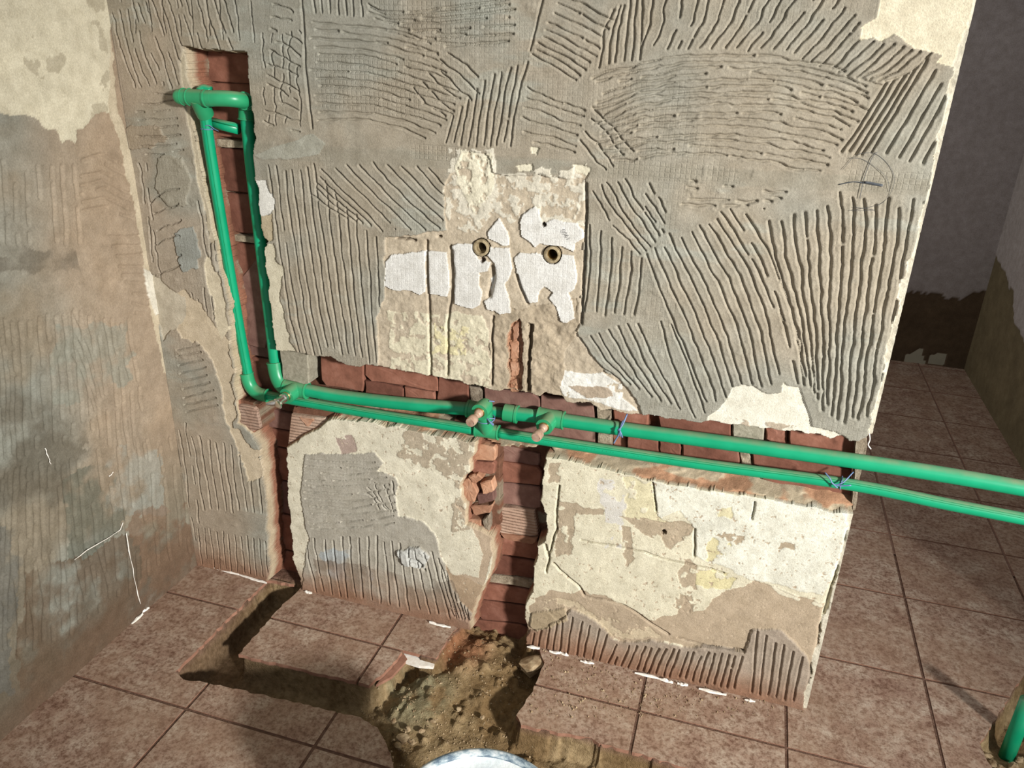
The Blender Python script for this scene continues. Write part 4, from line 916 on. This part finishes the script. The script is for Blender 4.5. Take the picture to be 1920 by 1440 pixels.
tie('wire_tie', 'blue wire knotted round the thicker pipe above the black print', [(c3, axu, RU + .0012)], [[pp(1176, 776, .018), pp(1168, 795, .006), pp(1161, 806, .002), pp(1160, 815, .0), pp(1154, 825, .004), pp(1151, 831, .006)], [pp(1160, 804, .002), pp(1164, 812, -.004), pp(1167, 820, .0)], [pp(1158, 806, .0), pp(1163, 809, -.004), pp(1160, 813, -.002)]], .0018)
c2 = (tl_ + eo) * .5
tie('wire_tie', 'bright blue wire ends at the pipe crossing outlet', [(c2 + Vector((0, -.002, .002)), Vector((0, -.2, 1)), RL + .0085)], [[pp(911, 784, -.02), pp(918, 790, -.025), pp(926, 796, -.026)], [pp(913, 784, -.022), pp(920, 793, -.027), pp(925, 798, -.028)], [pp(911, 784, -.02), pp(928, 785, -.012)], [pp(917, 752, -.012), pp(927, 753, -.002)]])
c1 = Vector(VL[1]) * .35 + Vector(VL[0]) * .65
tie('wire_tie', 'thin blue wire tied round the riser at the offcut', [(c1, Vector(VL[1]) - Vector(VL[0]), RL + .001)], [[pp(374, 218, .0), pp(379, 232, -.006), pp(384, 236, -.012), pp(392, 235, -.012), pp(402, 242, .0), pp(410, 246, .02)], [pp(379, 240, -.004), pp(385, 235, -.012)], [pp(396, 240, -.004), pp(401, 258, .02), pp(404, 280, .04)]], .0010)

# old tap sockets in the wall
for p, lb in zip(SOCK, ('tarnished brass tap socket in white slab beside a vertical crack', 'bright-rimmed brass tap socket below the handwritten number')):
    s = empty('tap_socket', (p[0], -.004, p[2])); tag(s, lb, 'pipe fitting')
    def ringm(r0, r1, y0, y1):
        n = 28; Vv = []; 
        for r_, y in ((r1, y1), (r1, y0 + .001), (r1 - .0015, y0), (r0 + .001, y0), (r0, y0 + .002), (r0, y1)):
            Vv += [(p[0] + r_ * math.cos(2 * math.pi * q / n), y, p[2] + r_ * math.sin(2 * math.pi * q / n)) for q in range(n)]
        return Vv, [(L_ * n + q, L_ * n + (q + 1) % n, (L_ + 1) * n + (q + 1) % n, (L_ + 1) * n + q) for L_ in range(5) for q in range(n)]
    sharp(part('socket_rim', ringm(.0115, .0175, -.006, .03), 'dirtybrass', s)); sharp(part('thread', ringm(.0095, .0118, .003, .05), 'brass' if 'bright' in lb else 'dirtybrass', s))
    part('bore', ringm(.0085, .0097, .046, .078), 'dirtybrass', s)

# handwritten number (upside down) on the white tile back
fc = bpy.data.curves.new('handwriting', 'FONT'); fc.body = '1900'; fc.size = .0125; fc.align_x = 'CENTER'; fc.offset = -.0003; fc.extrude = .0001
fo_ = bpy.data.objects.new('tmp', fc); C.objects.link(fo_); bpy.context.view_layer.update()
me = bpy.data.meshes.new_from_object(fo_.evaluated_get(bpy.context.evaluated_depsgraph_get())); bpy.data.objects.remove(fo_)
me.materials.append(M['ink']); me.materials.clear(); me.materials.append(M['ink'])
pn = at(1066, 437); hw = bpy.data.objects.new('handwriting', me)
hw.matrix_world = Matrix.Translation((pn[0], -.0062, pn[2])) @ Matrix.Rotation(math.radians(-128), 4, 'Y') @ Matrix.Rotation(math.radians(90), 4, 'X')
C.objects.link(hw); hw.parent = core; hw['label'] = 'small handwritten number'

# loose wire on the adhesive
wr = empty('wire_scrap', at(1620, 335)); tag(wr, 'thin tangled dark wire caught on grey adhesive near wall end', 'wire')
for q, r_ in (([(1573, 346), (1600, 341), (1620, 343), (1655, 349)], .0009), ([(1621, 341), (1640, 344), (1655, 347)], .0016), ([(1612, 372), (1620, 335), (1634, 298), (1645, 285)], .0005), ([(1580, 318), (1605, 292), (1640, 288), (1670, 315), (1676, 345), (1655, 380), (1610, 392), (1590, 395)], .00028), ([(1590, 296), (1620, 300), (1660, 330), (1668, 360)], .00028), ([(1600, 388), (1640, 394), (1600, 395)], .00028)):
    part('strand', tube(spline([at(u, v, 1, -.009 + .003 * rng.random()) for u, v in q], 6), r_, 6), 'dwire', wr)
# plaster thread hanging at the wall end
hg = mesh_py('plaster_thread', *tube(spline([at(1630, 812, 1, -.003), at(1631, 824, 1, -.005), at(1628, 834, 1, -.006), at(1633, 842, 1, -.006)], 5), .0012, 6), M['white'], core)

# ------------------------------------------------------------------ bucket
B0 = np.array([1.108, -.708]); BR = .148; BZ = .262
bk = empty('bucket', (B0[0], B0[1], -.05)); tag(bk, 'plaster smeared round bucket with white paste standing at the trench', 'bucket')
def lathe(prof, n=56):
    Vv = []; 
    for r_, z in prof: Vv += [(B0[0] + r_ * math.cos(2 * math.pi * q / n), B0[1] + r_ * math.sin(2 * math.pi * q / n), z) for q in range(n)]
    return Vv, [(L_ * n + q, L_ * n + (q + 1) % n, (L_ + 1) * n + (q + 1) % n, (L_ + 1) * n + q) for L_ in range(len(prof) - 1) for q in range(n)]
ZB = -.062
part('body', lathe([(.0, ZB), (.112, ZB), (.118, ZB + .006), (BR - .012, BZ - .03), (BR - .012, BZ - .004)]), 'bucket', bk)
part('rim', lathe([(BR - .014, BZ - .034), (BR - .002, BZ - .034), (BR - .001, BZ - .03), (BR - .004, BZ - .012), (BR, BZ - .006), (BR - .001, BZ), (BR - .006, BZ + .001), (BR - .014, BZ - .003), (BR - .022, BZ - .05)]), 'bucket', bk)
part('paste', lathe([(0, BZ - .016), (.03, BZ - .015), (.06, BZ - .018), (.09, BZ - .016), (BR - .022, BZ - .014), (BR - .0145, BZ - .006)]), 'paste', bk)

# ------------------------------------------------------------------ rubble in the trench
def stone(u, v, r, z, mat='stone', label=None, name='rubble_stone', cat='stone', group='rubble stones in the floor trench'):
    p = at(u, v, 2, z); bm = bmesh.new(); bmesh.ops.create_icosphere(bm, subdivisions=2, radius=r)
    s = rng.random(3) * .5 + .65; ph = rng.random(3) * 9
    for vv in bm.verts:
        q = vv.co / r; f = 1 + .22 * math.sin(3.1 * q.x + ph[0]) * math.sin(2.7 * q.y + ph[1]) + .18 * math.sin(4.3 * q.z + ph[2]) + (rng.random() - .5) * .12
        vv.co = Vector((q.x * s[0], q.y * s[1], q.z * s[2] * .8)) * r * f
    me = bpy.data.meshes.new(name); bm.to_mesh(me); bm.free(); me.materials.append(M[mat])
    o = bpy.data.objects.new(name, me); C.objects.link(o); o.location = p; o.rotation_euler = (0, 0, rng.random() * 6)
    tag(o, label, cat, group); return o
for u, v, r in [(756, 1385, .014), (772, 1392, .010), (746, 1400, .011), (790, 1370, .009), (765, 1366, .008), (812, 1352, .006), (738, 1352, .008), (860, 1330, .007), (838, 1258, .006), (905, 1345, .007)]:
    stone(u, v, r, -.052, 'stone', 'small brown rubble stone in the trench soil')
stone(998, 1248, .036, -.020, 'stone', 'large rounded mortar lump at the chase foot by the tile edge', 'mortar_lump', 'mortar', 'lump at the chase foot')
for u, v, r in [(1862, 1432, .012), (1850, 1418, .010), (1900, 1436, .011), (1876, 1440, .009), (1912, 1424, .010)]:
    stone(u, v, r, -.05, 'stone', 'grey stone chip around the green trench pipe', 'rubble_stone', 'stone', 'stone chips by the trench pipe')
# thousands of crumbs
def crumbs(n, us, vs, name, label, inside):
    V_ = []; F_ = []
    for _ in range(n):
        u = us[0] + rng.random() * (us[1] - us[0]); v = vs[0] + rng.random() * (vs[1] - vs[0]); p = at(u, v, 2, 0)
        tin_ = inpoly(p, T1)
        if tin_ != inside or p[1] > -.008: continue
        z = .0008
        if inside:
            i = int((p[0] - bx[0]) / cb); j = int((p[1] - FY0) / cb)
            if not (0 <= i < len(bx) and 0 <= j < len(by)): continue
            z = zb[j, i]
        r = .0012 + .0035 * rng.random() ** 3; a = rng.random() * 6
        b = len(V_); V_ += [(p[0] + r * math.cos(a + q * 2.09) * (.6 + rng.random() * .6), p[1] + r * math.sin(a + q * 2.09), z - .0006) for q in range(3)] + [(p[0], p[1], z + r * .9)]
        F_ += [(b, b + 1, b + 3), (b + 1, b + 2, b + 3), (b + 2, b, b + 3), (b + 2, b + 1, b)]
    o = mesh_py(name, V_, F_, M['stone'], floor); o['kind'] = 'stuff'; o['label'] = label; return o
crumbs(2600, (640, 1000), (1180, 1440), 'soil_crumbs', 'loose soil crumbs in the trench', True)
crumbs(700, (985, 1540), (1215, 1345), 'mortar_crumbs', 'mortar crumbs and dust grains on the tiles', False)
# broken tile shard by the slab corner
def shard(px, z, name, label):
    q = [at(u, v, 2, z)[:2] for u, v in px]; n = len(q)
    V_ = [(x, y, z) for x, y in q] + [(x, y, z - .008) for x, y in q]
    o = mesh_py(name, V_, [tuple(range(n))] + [(i, (i + 1) % n, n + (i + 1) % n, n + i) for i in range(n)] + [tuple(range(n, 2 * n))[::-1]], M['white'])
    tag(o, label, 'tile shard'); return o
shard([(757, 1222), (800, 1230), (818, 1238), (812, 1250), (785, 1248), (760, 1240)], -.013, 'tile_shard', 'broken white-edged tile shard at the slab corner')
shard([(722, 1263), (756, 1224), (764, 1236), (735, 1268), (705, 1284)], -.012, 'tile_shard', 'long bare tile chip along the broken slab edge')
bpy.data.objects['tile_shard.001'].data.materials[0] = M['biscuit'] if 'tile_shard.001' in bpy.data.objects else M['white']
